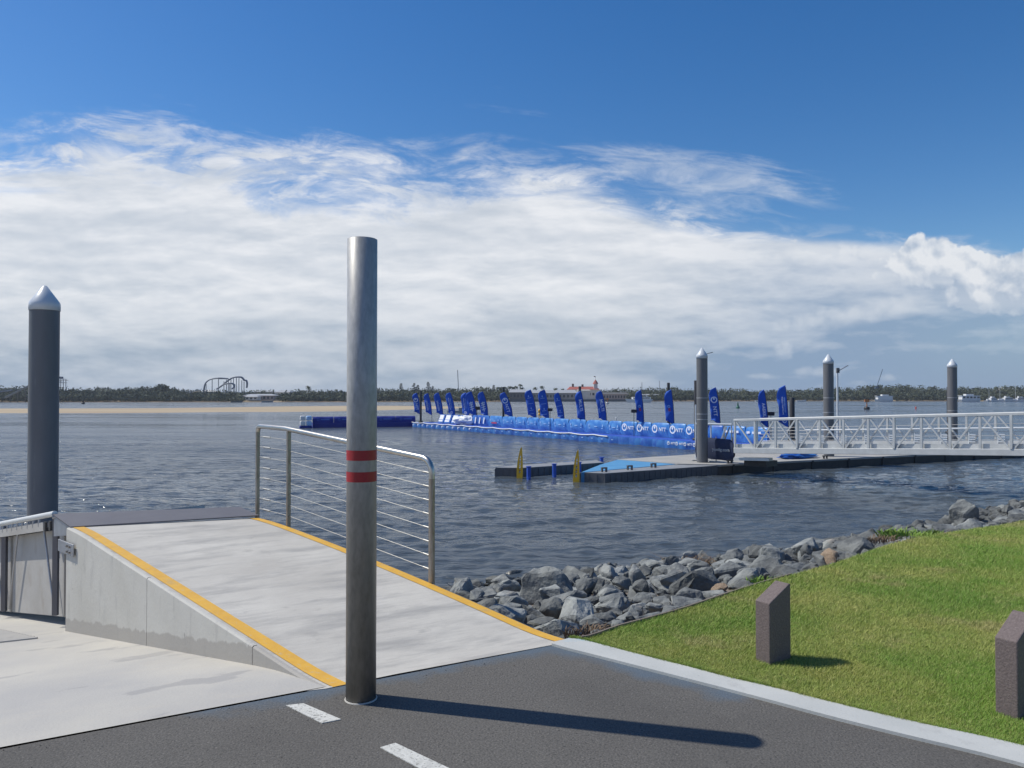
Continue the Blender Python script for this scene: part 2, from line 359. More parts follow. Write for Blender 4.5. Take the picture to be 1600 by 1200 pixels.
M_['vinyl'] = mat('blue_vinyl', (.035, .17, .50), .35, 0, noise=2.2, col2=(.10, .30, .62), lo=.4, hi=.6)
M_['vinyl2'] = mat('mid_blue_vinyl', (.018, .09, .40), .38, 0, noise=1.8, col2=(.05, .20, .55), lo=.4, hi=.6)
M_['navy'] = mat('navy_fabric', (.016, .028, .075), .8, 0, noise=3, col2=(.022, .036, .09), bump=.3, bscale=6)
M_['white_print'] = mat('white_print', (.86, .88, .90), .6)
M_['pale_print'] = mat('pale_blue_print', (.38, .58, .85), .6)
M_['dim_print'] = mat('dim_blue_print', (.08, .17, .50), .6)
M_['red_print'] = mat('red_print', (.45, .06, .13), .6)
M_['red_tape'] = mat('red_reflective_tape', (.40, .018, .022), .38, 0, noise=60, col2=(.34, .015, .02))
M_['white_tape'] = mat('silver_reflective_tape', (.36, .36, .35), .42, .2, noise=30, col2=(.30, .30, .29))
M_['horn'] = mat('yellow_plastic', (.95, .50, .02), .45, 0, noise=5, col2=(.90, .50, .03))
M_['hbollard'] = mat('brown_recycled_plastic', (.125, .098, .094), .75, 0, noise=70, col2=(.165, .132, .126), bump=.6, bscale=90, stretch=(1, 1, 1), detail=4,
    extra=[(8, 4, .55, .75, (.20, .16, .155), .4, (1, 1, .8)), (180, 2, .60, .66, (.28, .24, .23), .5, (1, 1, 1))])
M_['rock'] = mat('blue_grey_rock', (.105, .115, .118), .85, 0, noise=3.2, col2=(.25, .262, .25), bump=.9, bscale=22, coord='World', lo=.38, hi=.62,
    extra=[(9, 6, .5, .72, (.07, .077, .09), .6, (1, 1, 1)), (2.4, 3, .62, .72, (.24, .20, .16), .5, (1, 1, 1)), (40, 4, .58, .75, (.30, .30, .29), .4, (1, 1, 1))])
M_['rock_tan'] = mat('tan_rock', (.30, .21, .14), .85, 0, noise=8, col2=(.36, .28, .20), bump=.8, bscale=22)
M_['bank'] = mat('bank_gravel', (.13, .115, .10), .95, 0, noise=12, col2=(.22, .18, .145), bump=1, bscale=30, coord='World', extra=[(40, 4, .5, .6, (.06, .06, .06), .6, (1, 1, 1))])
M_['sand'] = mat('sand', (.44, .36, .235), .95, 0, noise=.02, col2=(.38, .29, .19), coord='World', stretch=(1, 3, 1), lo=.4, hi=.6)
M_['soil'] = mat('lawn_soil', (.13, .19, .03), 1, 0, noise=1.2, col2=(.22, .235, .06), coord='World', bump=.8, bscale=60, extra=[(50, 4, .5, .7, (.06, .06, .02), .6, (1, 1, 1))])
M_['grass'] = mat('grass_blades', (.19, .33, .038), .65, 0, noise=.9, col2=(.39, .41, .10), coord='World', lo=.42, hi=.62, detail=7,
    extra=[(24, 3, .56, .72, (.36, .32, .13), .6, (1, 1, 1)), (.45, 3, .5, .7, (.13, .28, .022), .6, (1, 1, 1)), (1.7, 6, .56, .66, (.46, .38, .18), .6, (1, 1, 1))])
M_['wood_far'] = mat('far_foliage', (.060, .078, .044), .9, 0, noise=.07, col2=(.11, .125, .075), coord='World', lo=.40, hi=.6,
    extra=[(.5, 4, .5, .65, (.035, .05, .028), .6, (1, 1, 1)), (.022, 2, .55, .65, (.13, .145, .085), .5, (1, 1, 1))])
M_['pine'] = mat('pine_foliage', (.030, .045, .028), .9, 0, noise=.6, col2=(.05, .065, .035), coord='World')
M_['palm'] = mat('palm_foliage', (.035, .055, .025), .8, 0, noise=.6, col2=(.06, .08, .04), coord='World')
M_['trunk'] = mat('bark', (.16, .13, .10), .9, 0, noise=3, col2=(.10, .08, .06))
M_['bwhite'] = mat('white_render', (.60, .60, .58), .8, 0, noise=.5, col2=(.52, .52, .50))
M_['bgrey'] = mat('grey_cladding', (.30, .30, .31), .8, 0, noise=.4, col2=(.24, .24, .25))
M_['bpink'] = mat('pinkish_brick', (.32, .27, .27), .8, 0, noise=.4, col2=(.27, .23, .23))
M_['roofgrey'] = mat('pale_grey_roof', (.42, .43, .44), .6, .2, noise=.4, col2=(.38, .39, .40))
M_['roofred'] = mat('terracotta_roof', (.38, .10, .07), .8, 0, noise=.6, col2=(.32, .085, .06))
M_['roofdark'] = mat('dark_roof', (.09, .09, .09), .8, 0, noise=.6, col2=(.12, .12, .12))
M_['glass'] = mat('dark_glass', (.03, .04, .05), .12, 0, noise=2, col2=(.045, .055, .065))
M_['coaster'] = mat('blue_steel', (.07, .11, .17), .5, 0, noise=.5, col2=(.09, .13, .20))
M_['slide'] = mat('slide_plastic', (.26, .24, .21), .5, 0, noise=.5, col2=(.32, .30, .26))
M_['boatwhite'] = mat('boat_gelcoat', (.72, .73, .74), .3, 0, noise=1, col2=(.66, .67, .68))
M_['buoy_green'] = mat('green_buoy_paint', (.02, .12, .08), .5, 0, noise=6, col2=(.03, .16, .1))
M_['buoy_red'] = mat('red_buoy_paint', (.60, .07, .06), .5, 0, noise=6, col2=(.5, .06, .05))
M_['buoy_yellow'] = mat('yellow_buoy_paint', (.55, .33, .04), .5, 0, noise=6, col2=(.48, .28, .04))
M_['orange'] = mat('orange_paint', (.6, .2, .05), .5, 0, noise=6, col2=(.5, .16, .05))
M_['twig'] = mat('dry_twigs', (.13, .085, .06), .9, 0, noise=9, col2=(.22, .16, .10))
M_['weed'] = mat('weed_leaves', (.13, .24, .03), .6, 0, noise=6, col2=(.20, .30, .05))
M_['timber'] = mat('weathered_timber', (.16, .13, .11), .9, 0, noise=5, col2=(.22, .18, .15), bump=.4, bscale=30)

def add_object_random(m):
    nt = m.node_tree; N = nt.nodes; L = nt.links; b = N['Principled BSDF']; src = b.inputs['Base Color'].links[0].from_socket
    oi = N.new('ShaderNodeObjectInfo'); r = N.new('ShaderNodeMapRange'); L.new(oi.outputs['Random'], r.inputs[0]); r.inputs[3].default_value = .62; r.inputs[4].default_value = 1.45
    h = N.new('ShaderNodeHueSaturation'); L.new(r.outputs[0], h.inputs['Value']); L.new(src, h.inputs['Color']); L.new(h.outputs[0], b.inputs['Base Color'])
def add_wet_band(m):
    nt = m.node_tree; N = nt.nodes; L = nt.links; b = N['Principled BSDF']; src = b.inputs['Base Color'].links[0].from_socket
    g = N.new('ShaderNodeNewGeometry'); sp = N.new('ShaderNodeSeparateXYZ'); L.new(g.outputs['Position'], sp.inputs[0]); n = N.new('ShaderNodeTexNoise'); n.inputs['Scale'].default_value = 2.5; n.inputs['Detail'].default_value = 5
    L.new(g.outputs['Position'], n.inputs['Vector']); s = N.new('ShaderNodeMath'); s.operation = 'MULTIPLY_ADD'; L.new(n.outputs[0], s.inputs[0]); s.inputs[1].default_value = .22; L.new(sp.outputs[2], s.inputs[2])
    r = N.new('ShaderNodeMapRange'); L.new(s.outputs[0], r.inputs[0]); r.inputs[1].default_value = -1.08; r.inputs[2].default_value = -.86; r.inputs[3].default_value = .8; r.inputs[4].default_value = 0
    x = N.new('ShaderNodeMix'); x.data_type = 'RGBA'; L.new(r.outputs[0], x.inputs[0]); L.new(src, x.inputs[6]); x.inputs[7].default_value = (.035, .036, .028, 1); L.new(x.outputs[2], b.inputs['Base Color'])
    q = N.new('ShaderNodeMapRange'); L.new(s.outputs[0], q.inputs[0]); q.inputs[1].default_value = -1.06; q.inputs[2].default_value = -.95; q.inputs[3].default_value = .3; q.inputs[4].default_value = .85; L.new(q.outputs[0], b.inputs['Roughness'])
add_object_random(M_['rock']); add_wet_band(M_['rock'])
def add_tint(m):
    nt = m.node_tree; N = nt.nodes; L = nt.links; b = N['Principled BSDF']
    src = b.inputs['Base Color'].links[0].from_socket
    a = N.new('ShaderNodeAttribute'); a.attribute_name = 'tint'
    r = N.new('ShaderNodeMapRange'); L.new(a.outputs['Fac'], r.inputs[0]); r.inputs[1].default_value = .70; r.inputs[2].default_value = 1; r.inputs[4].default_value = .55
    x = N.new('ShaderNodeMix'); x.data_type = 'RGBA'; L.new(r.outputs[0], x.inputs[0]); L.new(src, x.inputs[6]); x.inputs[7].default_value = (.50, .44, .20, 1)
    r2 = N.new('ShaderNodeMapRange'); L.new(a.outputs['Fac'], r2.inputs[0]); r2.inputs[1].default_value = .25; r2.inputs[2].default_value = 0; r2.inputs[4].default_value = .5
    y = N.new('ShaderNodeMix'); y.data_type = 'RGBA'; L.new(r2.outputs[0], y.inputs[0]); L.new(x.outputs[2], y.inputs[6]); y.inputs[7].default_value = (.07, .15, .015, 1)
    L.new(y.outputs[2], b.inputs['Base Color'])
add_tint(M_['grass'])
def water_mat():
    m = bpy.data.materials.new('river_water'); m.use_nodes = True; nt = m.node_tree; N = nt.nodes; L = nt.links
    b = N['Principled BSDF']; b.inputs['Roughness'].default_value = .10; b.inputs['IOR'].default_value = 1.33
    g = N.new('ShaderNodeNewGeometry')
    n0 = N.new('ShaderNodeTexNoise'); n0.inputs['Scale'].default_value = .08; n0.inputs['Detail'].default_value = 5; L.new(g.outputs['Position'], n0.inputs['Vector'])
    x = N.new('ShaderNodeMix'); x.data_type = 'RGBA'; L.new(n0.outputs[0], x.inputs[0]); x.inputs[6].default_value = (.055, .074, .094, 1); x.inputs[7].default_value = (.074, .084, .088, 1)
    L.new(x.outputs[2], b.inputs['Base Color'])
    mp = N.new('ShaderNodeMapping'); mp.inputs['Scale'].default_value = (.012, .06, 1); L.new(g.outputs['Position'], mp.inputs[0])
    nr = N.new('ShaderNodeTexNoise'); nr.inputs['Scale'].default_value = 1; nr.inputs['Detail'].default_value = 8; nr.inputs['Roughness'].default_value = .65; L.new(mp.outputs[0], nr.inputs['Vector'])
    rr = N.new('ShaderNodeMapRange'); L.new(nr.outputs[0], rr.inputs[0]); rr.inputs[1].default_value = .40; rr.inputs[2].default_value = .62; rr.inputs[3].default_value = .06; rr.inputs[4].default_value = .30; L.new(rr.outputs[0], b.inputs['Roughness'])
    prev = None
    for sc, st, stre, dist, det, loc in ((.22, (.45, 1.7, 1), .8, .42, 3, 17), (.9, (.5, 1.5, 1), .8, .22, 4, 0), (3.2, (.55, 1.35, 1), .8, .075, 3, 5), (10, (.8, 1.2, 1), .6, .018, 2, 9)):
        mp = N.new('ShaderNodeMapping'); mp.inputs['Scale'].default_value = st; mp.inputs['Rotation'].default_value = (0, 0, R(8)); mp.inputs['Location'].default_value = (loc, loc, 0)
        L.new(g.outputs['Position'], mp.inputs[0])
        n = N.new('ShaderNodeTexNoise'); n.inputs['Scale'].default_value = sc; n.inputs['Detail'].default_value = det; n.inputs['Roughness'].default_value = .6; n.inputs['Distortion'].default_value = .4
        L.new(mp.outputs[0], n.inputs['Vector'])
        u = N.new('ShaderNodeBump'); u.inputs['Strength'].default_value = stre; u.inputs['Distance'].default_value = dist
        L.new(n.outputs[0], u.inputs['Height'])
        if prev: L.new(prev, u.inputs['Normal'])
        prev = u.outputs[0]
    L.new(prev, b.inputs['Normal'])
    return m
M_['water'] = water_mat()

# ------------------------------------------------------------------ plan of the site
WL = -1.2                                        # water level
V1 = Vector(G(480, 1080)); V0 = Vector(G(0, 1170)); V2 = Vector(G(865, 1008))
VD = (V2 - V0).normalized()                       # along the asphalt edge
VN = Vector((-VD.y, VD.x))                        # towards the river
US = Vector((-.729, .685))                        # along the pedestrian ramp
A0 = Vector(G(508, 1077)); B0 = Vector(G(885, 999))
E_px = [(890, 1001), (920, 999), (966, 983), (1015, 970), (1070, 954), (1128, 934), (1187, 915), (1236, 901), (1320, 877), (1393, 852), (1485, 833), (1600, 815)]
E = [G(*p) for p in E_px]
E += [(9.0, 12.1), (13, 15.4), (17, 17.7), (22, 20.5), (40, 29), (70, 40)]
KO = [G(*p) for p in [(890, 1000), (910, 1002.5), (980, 1021), (1065, 1042.5), (1140, 1062), (1200, 1076), (1325, 1107.5), (1437, 1134), (1600, 1170)]]
KI = [G(*p) for p in [(862, 1009), (890, 1017), (922, 1025), (990, 1042.5), (1052, 1058.5), (1177, 1091), (1300, 1124), (1412, 1152), (1587, 1195)]]
KO += [(2.75, 3.08), (3.4, 2.45), (4.6, 1.0), (6.5, -2), (9, -8)]
KI += [(2.60, 2.94), (3.24, 2.30), (4.42, .88), (6.33, -2.1), (8.85, -8.1)]
def catmull(pts, n=6):
    out = []; P = [Vector(p) for p in pts]; P = [2 * P[0] - P[1]] + P + [2 * P[-1] - P[-2]]
    for i in range(1, len(P) - 2):
        for k in range(n):
            t = k / n; a, b, c, d = P[i - 1:i + 3]
            out.append(tuple(.5 * ((2 * b) + (c - a) * t + (2 * a - 5 * b + 4 * c - d) * t * t + (3 * b - 3 * c + d - a) * t ** 3)))
    out.append(tuple(P[-2])); return out
KOs = catmull(KO, 4); KIs = catmull(KI, 4)
E = catmull(E, 3)
VL = tuple(V1 - VD * 30)

def in_poly(x, y, poly):
    x = np.asarray(x); y = np.asarray(y); r = np.zeros(x.shape, bool); n = len(poly)
    for i in range(n):
        x1, y1 = poly[i]; x2, y2 = poly[(i + 1) % n]
        c = ((y1 > y) != (y2 > y)); xi = (x2 - x1) * (y - y1) / ((y2 - y1) if y2 != y1 else 1e-9) + x1
        r ^= c & (x < xi)
    return r
def dist_line(x, y, pts):
    x = np.asarray(x, float); y = np.asarray(y, float); best = np.full(x.shape, 1e9)
    for (x1, y1), (x2, y2) in zip(pts[:-1], pts[1:]):
        dx, dy = x2 - x1, y2 - y1; t = np.clip(((x - x1) * dx + (y - y1) * dy) / max(dx * dx + dy * dy, 1e-9), 0, 1)
        best = np.minimum(best, np.hypot(x - x1 - t * dx, y - y1 - t * dy))
    return best
SHORE = [VL, tuple(V1), tuple(V2)] + E
LAND = SHORE + [(70, -40), (-40, -40)]

# riverbed and bank: one height field
def bank_slope(x): return np.interp(x, [-.5, 1.5, 4, 9], [.215, .245, .285, .35])
def build_bank():
    xs = np.concatenate([np.linspace(-900, -12, 12), np.arange(-11.5, 26, .3), np.linspace(27, 900, 14)])
    ys = np.concatenate([np.linspace(-600, -12, 8), np.arange(-11.5, 26, .3), np.linspace(27, 400, 12)])
    X, Y = np.meshgrid(xs, ys); d = dist_line(X, Y, SHORE); ins = in_poly(X, Y, LAND)
    Z = -.07 - bank_slope(X) * d; Z = np.maximum(Z, -4.0); Z[ins] = -.09
    nx, ny = len(xs), len(ys); v = np.stack([X.ravel(), Y.ravel(), Z.ravel()], 1)
    i = np.arange(nx * ny).reshape(ny, nx); f = np.stack([i[:-1, :-1].ravel(), i[:-1, 1:].ravel(), i[1:, 1:].ravel(), i[1:, :-1].ravel()], 1)
    tag(mesh_obj('river_bank', v, f, M_['bank'], smooth=True), kind='structure')
build_bank()

def flat(name, poly, z, m, kind='structure'):
    bm = bmesh.new(); vs = [bm.verts.new((x, y, z)) for x, y in poly]; f = bm.faces.new(vs)
    if f.normal.z < 0: f.normal_flip()
    bm.normal_update()
    if f.normal.z < 0: bmesh.ops.reverse_faces(bm, faces=[f])
    bmesh.ops.triangulate(bm, faces=bm.faces[:]); me = bpy.data.meshes.new(name); bm.to_mesh(me); bm.free()
    me.materials.append(m); o = bpy.data.objects.new(name, me); COL.objects.link(o)
    if kind: o['kind'] = kind
    return o
# asphalt: triangulated finely near the edges so that it can carry the distance to the joint
def build_road():
    edge = [tuple(V1 - VD * .5), tuple(V1), tuple(V2)] + KIs[:20]
    ts = np.concatenate([np.linspace(-34, -5, 12), np.arange(-4.9, 5.0, .06), np.linspace(5.2, 12, 8)])
    ds = np.concatenate([[0], np.arange(.02, .3, .03), np.arange(.3, 5, .07), np.linspace(5.2, 40, 10)])
    T, D = np.meshgrid(ts, ds); ny, nx = T.shape
    X = V1.x + VD.x * T - VN.x * D; Y = V1.y + VD.y * T - VN.y * D
    jag = .006 * np.array([mnoise.noise(Vector((t * 9, 0, 0))) + .6 * mnoise.noise(Vector((t * 31, 4, 0))) for t in ts])
    X[0] -= VN.x * (.004 + np.abs(jag)); Y[0] -= VN.y * (.004 + np.abs(jag))
    v = np.stack([X.ravel(), Y.ravel(), np.zeros(X.size)], 1)
    i = np.arange(nx * ny).reshape(ny, nx); f = np.stack([i[:-1, :-1].ravel(), i[1:, :-1].ravel(), i[1:, 1:].ravel(), i[:-1, 1:].ravel()], 1)
    o = mesh_obj('road', v, f, M_['asphalt']); o['kind'] = 'structure'
    at = o.data.attributes.new('edge_d', 'FLOAT', 'POINT'); at.data.foreach_set('value', np.minimum(dist_line(v[:, 0], v[:, 1], edge), 3).astype(np.float32))
build_road()
LAWN = KOs + [(70, -8)] + E[::-1][:-1]
flat('lawn_soil', LAWN, .012, M_['soil'])
# kerb strip
def strip(name, a, b, z, m, depth=.12):
    mb = MB(); n = len(a)
    vs = [(x, y, z) for x, y in a] + [(x, y, z) for x, y in b] + [(x, y, z - depth) for x, y in a] + [(x, y, z - depth) for x, y in b]
    fs = []
    for i in range(n - 1):
        fs += [(i, i + n, i + n + 1, i + 1), (i, i + 1, i + 1 + 2 * n, i + 2 * n), (i + n, i + 3 * n, i + 3 * n + 1, i + n + 1)]
    fs += [(0, 2 * n, 3 * n, n), (n - 1, 2 * n - 1, 4 * n - 1, 3 * n - 1)]
    mb.add(vs, fs); o = mb.build(name, m); return o
tag(strip('kerb', KOs, KIs, .016, M_['kerb']), kind='structure')

# centre dashes
def quadline(name, px, mt):
    p = [G(*k) for k in px]; mb = MB(); mb.prism(p, .0005, .0045); return tag(mb.build(name, mt), kind='structure')
quadline('road_marking', [(447, 1103), (474, 1100), (533, 1125), (503, 1131)], M_['white_line'])
quadline('road_marking', [(594, 1169), (618, 1162), (745, 1222), (712, 1232)], M_['white_line'])
quadline('road_marking', [(860, 1290), (905, 1280), (1110, 1400), (1050, 1420)], M_['white_line'])

# ------------------------------------------------------------------ boat ramp slab
def slab_z(x, y):
    d = (Vector((x, y)) - V1).dot(VN)
    if d <= 0: return 0.0
    return -.155 * (d - .35) if d > .7 else -.155 * d * d / 1.4
def build_slab():
    vs = []; fs = []
    ts = [-14, -9, -6] + [(-4 + .25 * i) for i in range(17)]
    ds = [.012, .1, .2, .35, .5, .7] + [.7 + .25 * i for i in range(1, 60)]
    for d in ds:
        base = V1 + VN * d
        # the slab ends under the side wall of the pedestrian ramp
        s = d / US.dot(VN); wallp = V1 + US * s + VD * .1
        for k, t in enumerate(ts):
            q = wallp + VD * (t * (1 if t < 0 else 1))
            # first joint straight along the asphalt
            vs.append((q.x, q.y, slab_z(q.x, q.y) + .002))
    n = len(ts)
    for i in range(len(ds) - 1):
        for k in range(n - 1):
            a = i * n + k; fs.append((a, a + 1, a + 1 + n, a + n))
    tag(mesh_obj('boat_ramp', vs, fs, M_['slab'], smooth=True), kind='structure')
build_slab()
def build_apron():
    vs = []; fs = []; ds = [4.12 + .4 * i for i in range(28)]; ts = [.05, .5, 1.0, 1.5, 2.0]
    for d in ds:
        w = V1 + US * (d / US.dot(VN))
        for t in ts:
            q = w + VD * t; vs.append((q.x, q.y, slab_z(q.x, q.y) - .004))
    n = len(ts)
    for i in range(len(ds) - 1):
        for k in range(n - 1): a = i * n + k; fs.append((a, a + 1, a + 1 + n, a + n))
    tag(mesh_obj('boat_ramp_apron', vs, fs, M_['slab']), kind='structure')
build_apron()
# washboard grooves further down the slab, where the texture of the ramp starts
def build_grooves():
    mb = MB()
    for i in range(60):
        d = 3.75 + i * .085; s = d / US.dot(VN); w = V1 + US * s
        for side in range(6):
            a = w - VD * (.22 + side * .95); b = a - VD * .80 + VN * .16
            pa = Vector((a.x, a.y, slab_z(a.x, a.y) + .008)); pb = Vector((b.x, b.y, slab_z(b.x, b.y) + .008))
            mb.bar(pa, pb, .030, .020)
    return tag(mb.build('boat_ramp_ribs', M_['slab'], bevel=.006), kind='structure')
build_grooves()

# ------------------------------------------------------------------ pedestrian ramp
RL = 4.28
def ramp_z(s):
    s = max(0.0, s); S = .099
    if s < .4: z = S * s * s / .8
    elif s < RL - .55: z = S * (s - .2)
    else:
        u = s - (RL - .55); z = S * (RL - .55 - .2) + S * (u - u * u / 1.5)
    return z
def ramp_pt(s, t, dz=0):      # t: 0 left edge .. 1 right edge
    a = A0 + US * s; b = B0 + US * (s * .945)
    q = a.lerp(b, t); return Vector((q.x, q.y, ramp_z(s) * (1 + t * (.30 - .083 * s)) + dz))
RW = (B0 - A0).length
def build_ramp():
    root = empty('pedestrian_ramp', (A0.x, A0.y, 0))
    tag(root, 'pale concrete pedestrian ramp with yellow painted edges rising from the asphalt', 'ramp')
    base = Vector(root.location)
    ns = 44
    def sheet(t0, t1, dz, name, m, nt=1, s0=0, s1=RL, thick=0):
        vs = []; fs = []
        for i in range(ns + 1):
            s = s0 + (s1 - s0) * i / ns
            for k in range(nt + 1):
                vs.append(ramp_pt(s, t0 + (t1 - t0) * k / nt, dz) - base)
        n = nt + 1
        for i in range(ns):
            for k in range(nt):
                a = i * n + k; fs.append((a, a + 1, a + 1 + n, a + n))
        o = mesh_obj(name, [tuple(v) for v in vs], fs, m, root, smooth=True); return o
    lip = .045 / RW
    sheet(lip * .6, 1 - lip * .2, 0, 'deck_slab', M_['ramp'], 8)
    yw = .088 / RW
    sheet(lip, lip + yw, .004, 'edge_line', M_['yellow'])
    sheet(1 - .015 / RW - yw * .9, 1 - .015 / RW, .004, 'edge_line', M_['yellow'])
    # side wall left: three pours with open joints, carrying the height above the slab
    jt = [0, .80, 2.42, RL]
    for a, b in zip(jt[:-1], jt[1:]):
        vs = []; fs = []; hs = []
        m = 26; nz = 14
        for i in range(m + 1):
            s = a + .004 + (b - a - .008) * i / m
            top = ramp_pt(s, 0); out = (-VD * .0)
            zb = slab_z(top.x, top.y) - .06
            prof = [(lip * RW, ramp_z(s) + .0), (.010, ramp_z(s) + .0), (0, ramp_z(s) - .010)]
            for k in range(nz + 1):
                prof.append((0, (ramp_z(s) - .010) * (1 - k / nz) + zb * k / nz))
            for off, z in prof:
                q = top.xy + VD * off
                vs.append((q.x - base.x, q.y - base.y, z)); hs.append(z - zb - .06)
        n = nz + 4
        for i in range(m):
            for k in range(n - 1):
                c = i * n + k; fs.append((c, c + n, c + n + 1, c + 1))
        # return faces at both ends of the pour
        for i in (0, m):
            c = i * n; k0 = len(vs)
            for k in (2, n - 1):
                x, y, z = vs[c + k]; vs.append((x + VD.x * .2, y + VD.y * .2, z)); hs.append(hs[c + k])
            fs.append((c + 2, c + n - 1, k0 + 1, k0))
        o = mesh_obj('side_wall', vs, fs, M_['wall'], root)
        at = o.data.attributes.new('height', 'FLOAT', 'POINT'); at.data.foreach_set('value', np.array(hs, dtype=np.float32))
    # right side wall, end wall
    mb = MB()
    for i in range(ns):
        s, s2 = RL * i / ns, RL * (i + 1) / ns
        p, q = ramp_pt(s, 1) - base, ramp_pt(s2, 1) - base
        mb.add([p, q, (q.x, q.y, -1.6), (p.x, p.y, -.3)], [(0, 3, 2, 1)])
    a, b = ramp_pt(RL, 0) - base, ramp_pt(RL, 1) - base
    mb.add([a, b, (b.x, b.y, -2), (a.x, a.y, -2)], [(0, 1, 2, 3)])
    a, b = ramp_pt(0, 0, -.004) - base, ramp_pt(0, 1, -.004) - base
    mb.build('foundation', M_['wall'], root)
    # concrete haunch between asphalt and ramp toe
    pts = [tuple(V1), tuple(V2), tuple(B0), tuple(A0)]
    mb = MB(); mb.prism([(x - base.x, y - base.y) for x, y in pts], -.1, .0035); mb.build('toe_slab', M_['ramp'], root)
build_ramp()

# threshold plate
def build_plate():
    root = empty('threshold_plate', tuple(ramp_pt(RL, .5)))
    tag(root, 'dark grey steel threshold plate across the top of the concrete ramp', 'plate')
    b = Vector(root.location)
    fl, fr = ramp_pt(RL - .02, .015), ramp_pt(RL - .02, 1.0)
    bl = fl + Vector((US.x, US.y, 0)) * .52; br = fr + Vector((US.x, US.y, 0)) * .42
    bl.z += .075; br.z += .075
    fl.z = ramp_z(RL) + .010; fr.z = ramp_z(RL) + .010
    mb = MB(); t = Vector((0, 0, -.012))
    P = [p - b for p in (fl, fr, br, bl)]
    mb.add(P + [p + t for p in P], [(0, 1, 2, 3), (7, 6, 5, 4), (0, 4, 5, 1), (1, 5, 6, 2), (2, 6, 7, 3), (3, 7, 4, 0)])
    mb.build('plate', M_['plate'], root)
    mb = MB(); mb.tube([P[3] + Vector((0, 0, -.03)), P[2] + Vector((0, 0, -.03))], .022, 10); mb.build('hinge', M_['alu_grey'], root)
    mb = MB(); mb.add([P[0] + t, P[3] + t, P[3] + Vector((0, 0, -.35)), P[0] + Vector((0, 0, -.35))] , [(0, 1, 2, 3)])
    sd = VD.to_3d() * .012
    mb = MB(); q = [P[0] + t, P[3] + t, P[3] + Vector((0, 0, -.22)), P[0] + Vector((0, 0, -.08))]
    mb.add([p + sd for p in q] + [p + sd * 2 for p in q], [(3, 2, 1, 0), (4, 5, 6, 7), (0, 1, 5, 4), (1, 2, 6, 5), (2, 3, 7, 6), (3, 0, 4, 7)])
    mb.build('side_cheek', M_['alu_grey'], root)
    return bl, br
PBL, PBR = build_plate()

# floating walkway that goes down beside the boat ramp
def build_walkway():
    root = empty('side_walkway', tuple(PBL))
    tag(root, 'grey metal walkway sloping down beside the boat ramp, left of the concrete ramp', 'walkway')
    b = Vector(root.location); sl = -.165
    def P(s, t, z): 
        q = PBL.xy + US * s + VD * t; return Vector((q.x - b.x, q.y - b.y, PBL.z + sl * s + z - b.z))
    Lh = 9.0; t0 = 0.02
    mb = MB(); mb.tube([P(.0, t0, .0), P(Lh, t0, .0)], .028, 12); mb.build('edge_rail', M_['alu'], root)
    mb = MB(); mb.tube([P(.3, 1.30, -.30), P(Lh, 1.30, -.20)], .028, 12); mb.build('edge_rail', M_['alu'], root)
    mb = MB(); mb.bar(P(.12, .78, -.06), P(Lh, .78, -.06), 1.45, .05); mb.build('deck', M_['alu_grey'], root)
    mb = MB(); mb.bar(P(.35, t0 + .02, -.105), P(Lh, t0 + .02, -.105), .05, .09); mb.build('side_beam', M_['wall_beam'], root)
    for s in np.arange(.5, Lh, .19):
        mb = MB(); mb.bar(P(s, t0 + .0, -.02), P(s, t0 + .0, -.10), .02, .012)
        mb.build('bracket', M_['alu_grey'], root)
    # hanging concrete panels
    for s0 in np.arange(.06, Lh - 1.5, 1.86):
        mb = MB(); s1 = s0 + 1.78
        mb.bar(P((s0 + s1) / 2, t0 + .16, -.15 if s0 else -.15), P((s0 + s1) / 2, t0 + .16, -.90), 1, 1) if False else None
        q = [P(s0, t0 + .10, -.15), P(s1, t0 + .10, -.15), P(s1, t0 + .10, -1.02), P(s0, t0 + .10, -1.02)]
        w = VD.to_3d() * .10
        mb.add(q + [p + w for p in q], [(3, 2, 1, 0), (4, 5, 6, 7), (0, 1, 5, 4), (1, 2, 6, 5), (2, 3, 7, 6), (3, 0, 4, 7)])
        mb.build('side_panel', M_['wall_beam'], root, bevel=.006)
        mb = MB(); mb.tube([P(s0 + .06, t0 + .04, -.97), P(s0 + .42, t0 + .03, -.06)], .011, 8); mb.build('brace_rod', M_['alu_grey'], root)
        mb = MB(); mb.tube([P(s1 - .12, t0 + .04, -.97), P(s1 - .5, t0 + .03, -.06)], .011, 8)
        mb.build('brace_rod', M_['alu_grey'], root)
        mb = MB(); mb.bar(P(s1 + .04, t0 + .03, -.03), P(s1 + .04, t0 + .03, -1.0), .045, .05); mb.build('post', M_['plate'], root)
    mb = MB(); mb.bar(P(.03, t0 + .02, -.05), P(.03, t0 + .02, -.99), .035, .05); mb.build('post', M_['plate'], root)
    mb = MB(); mb.box(P(.10, t0 - .005, -.11), (.05, .03, .09), math.atan2(US.y, US.x)); mb.box(P(.25, t0 - .005, -.11), (.05, .03, .09), math.atan2(US.y, US.x)); mb.build('roller_block', M_['rubber'], root)
M_['wall_beam'] = mat('weathered_panel', (.36, .345, .32), .75, 0, noise=2, col2=(.43, .42, .40), bump=.15, bscale=30, extra=[(6, 6, .55, .7, (.30, .255, .21), .5, (1, 1, .5))])
build_walkway()
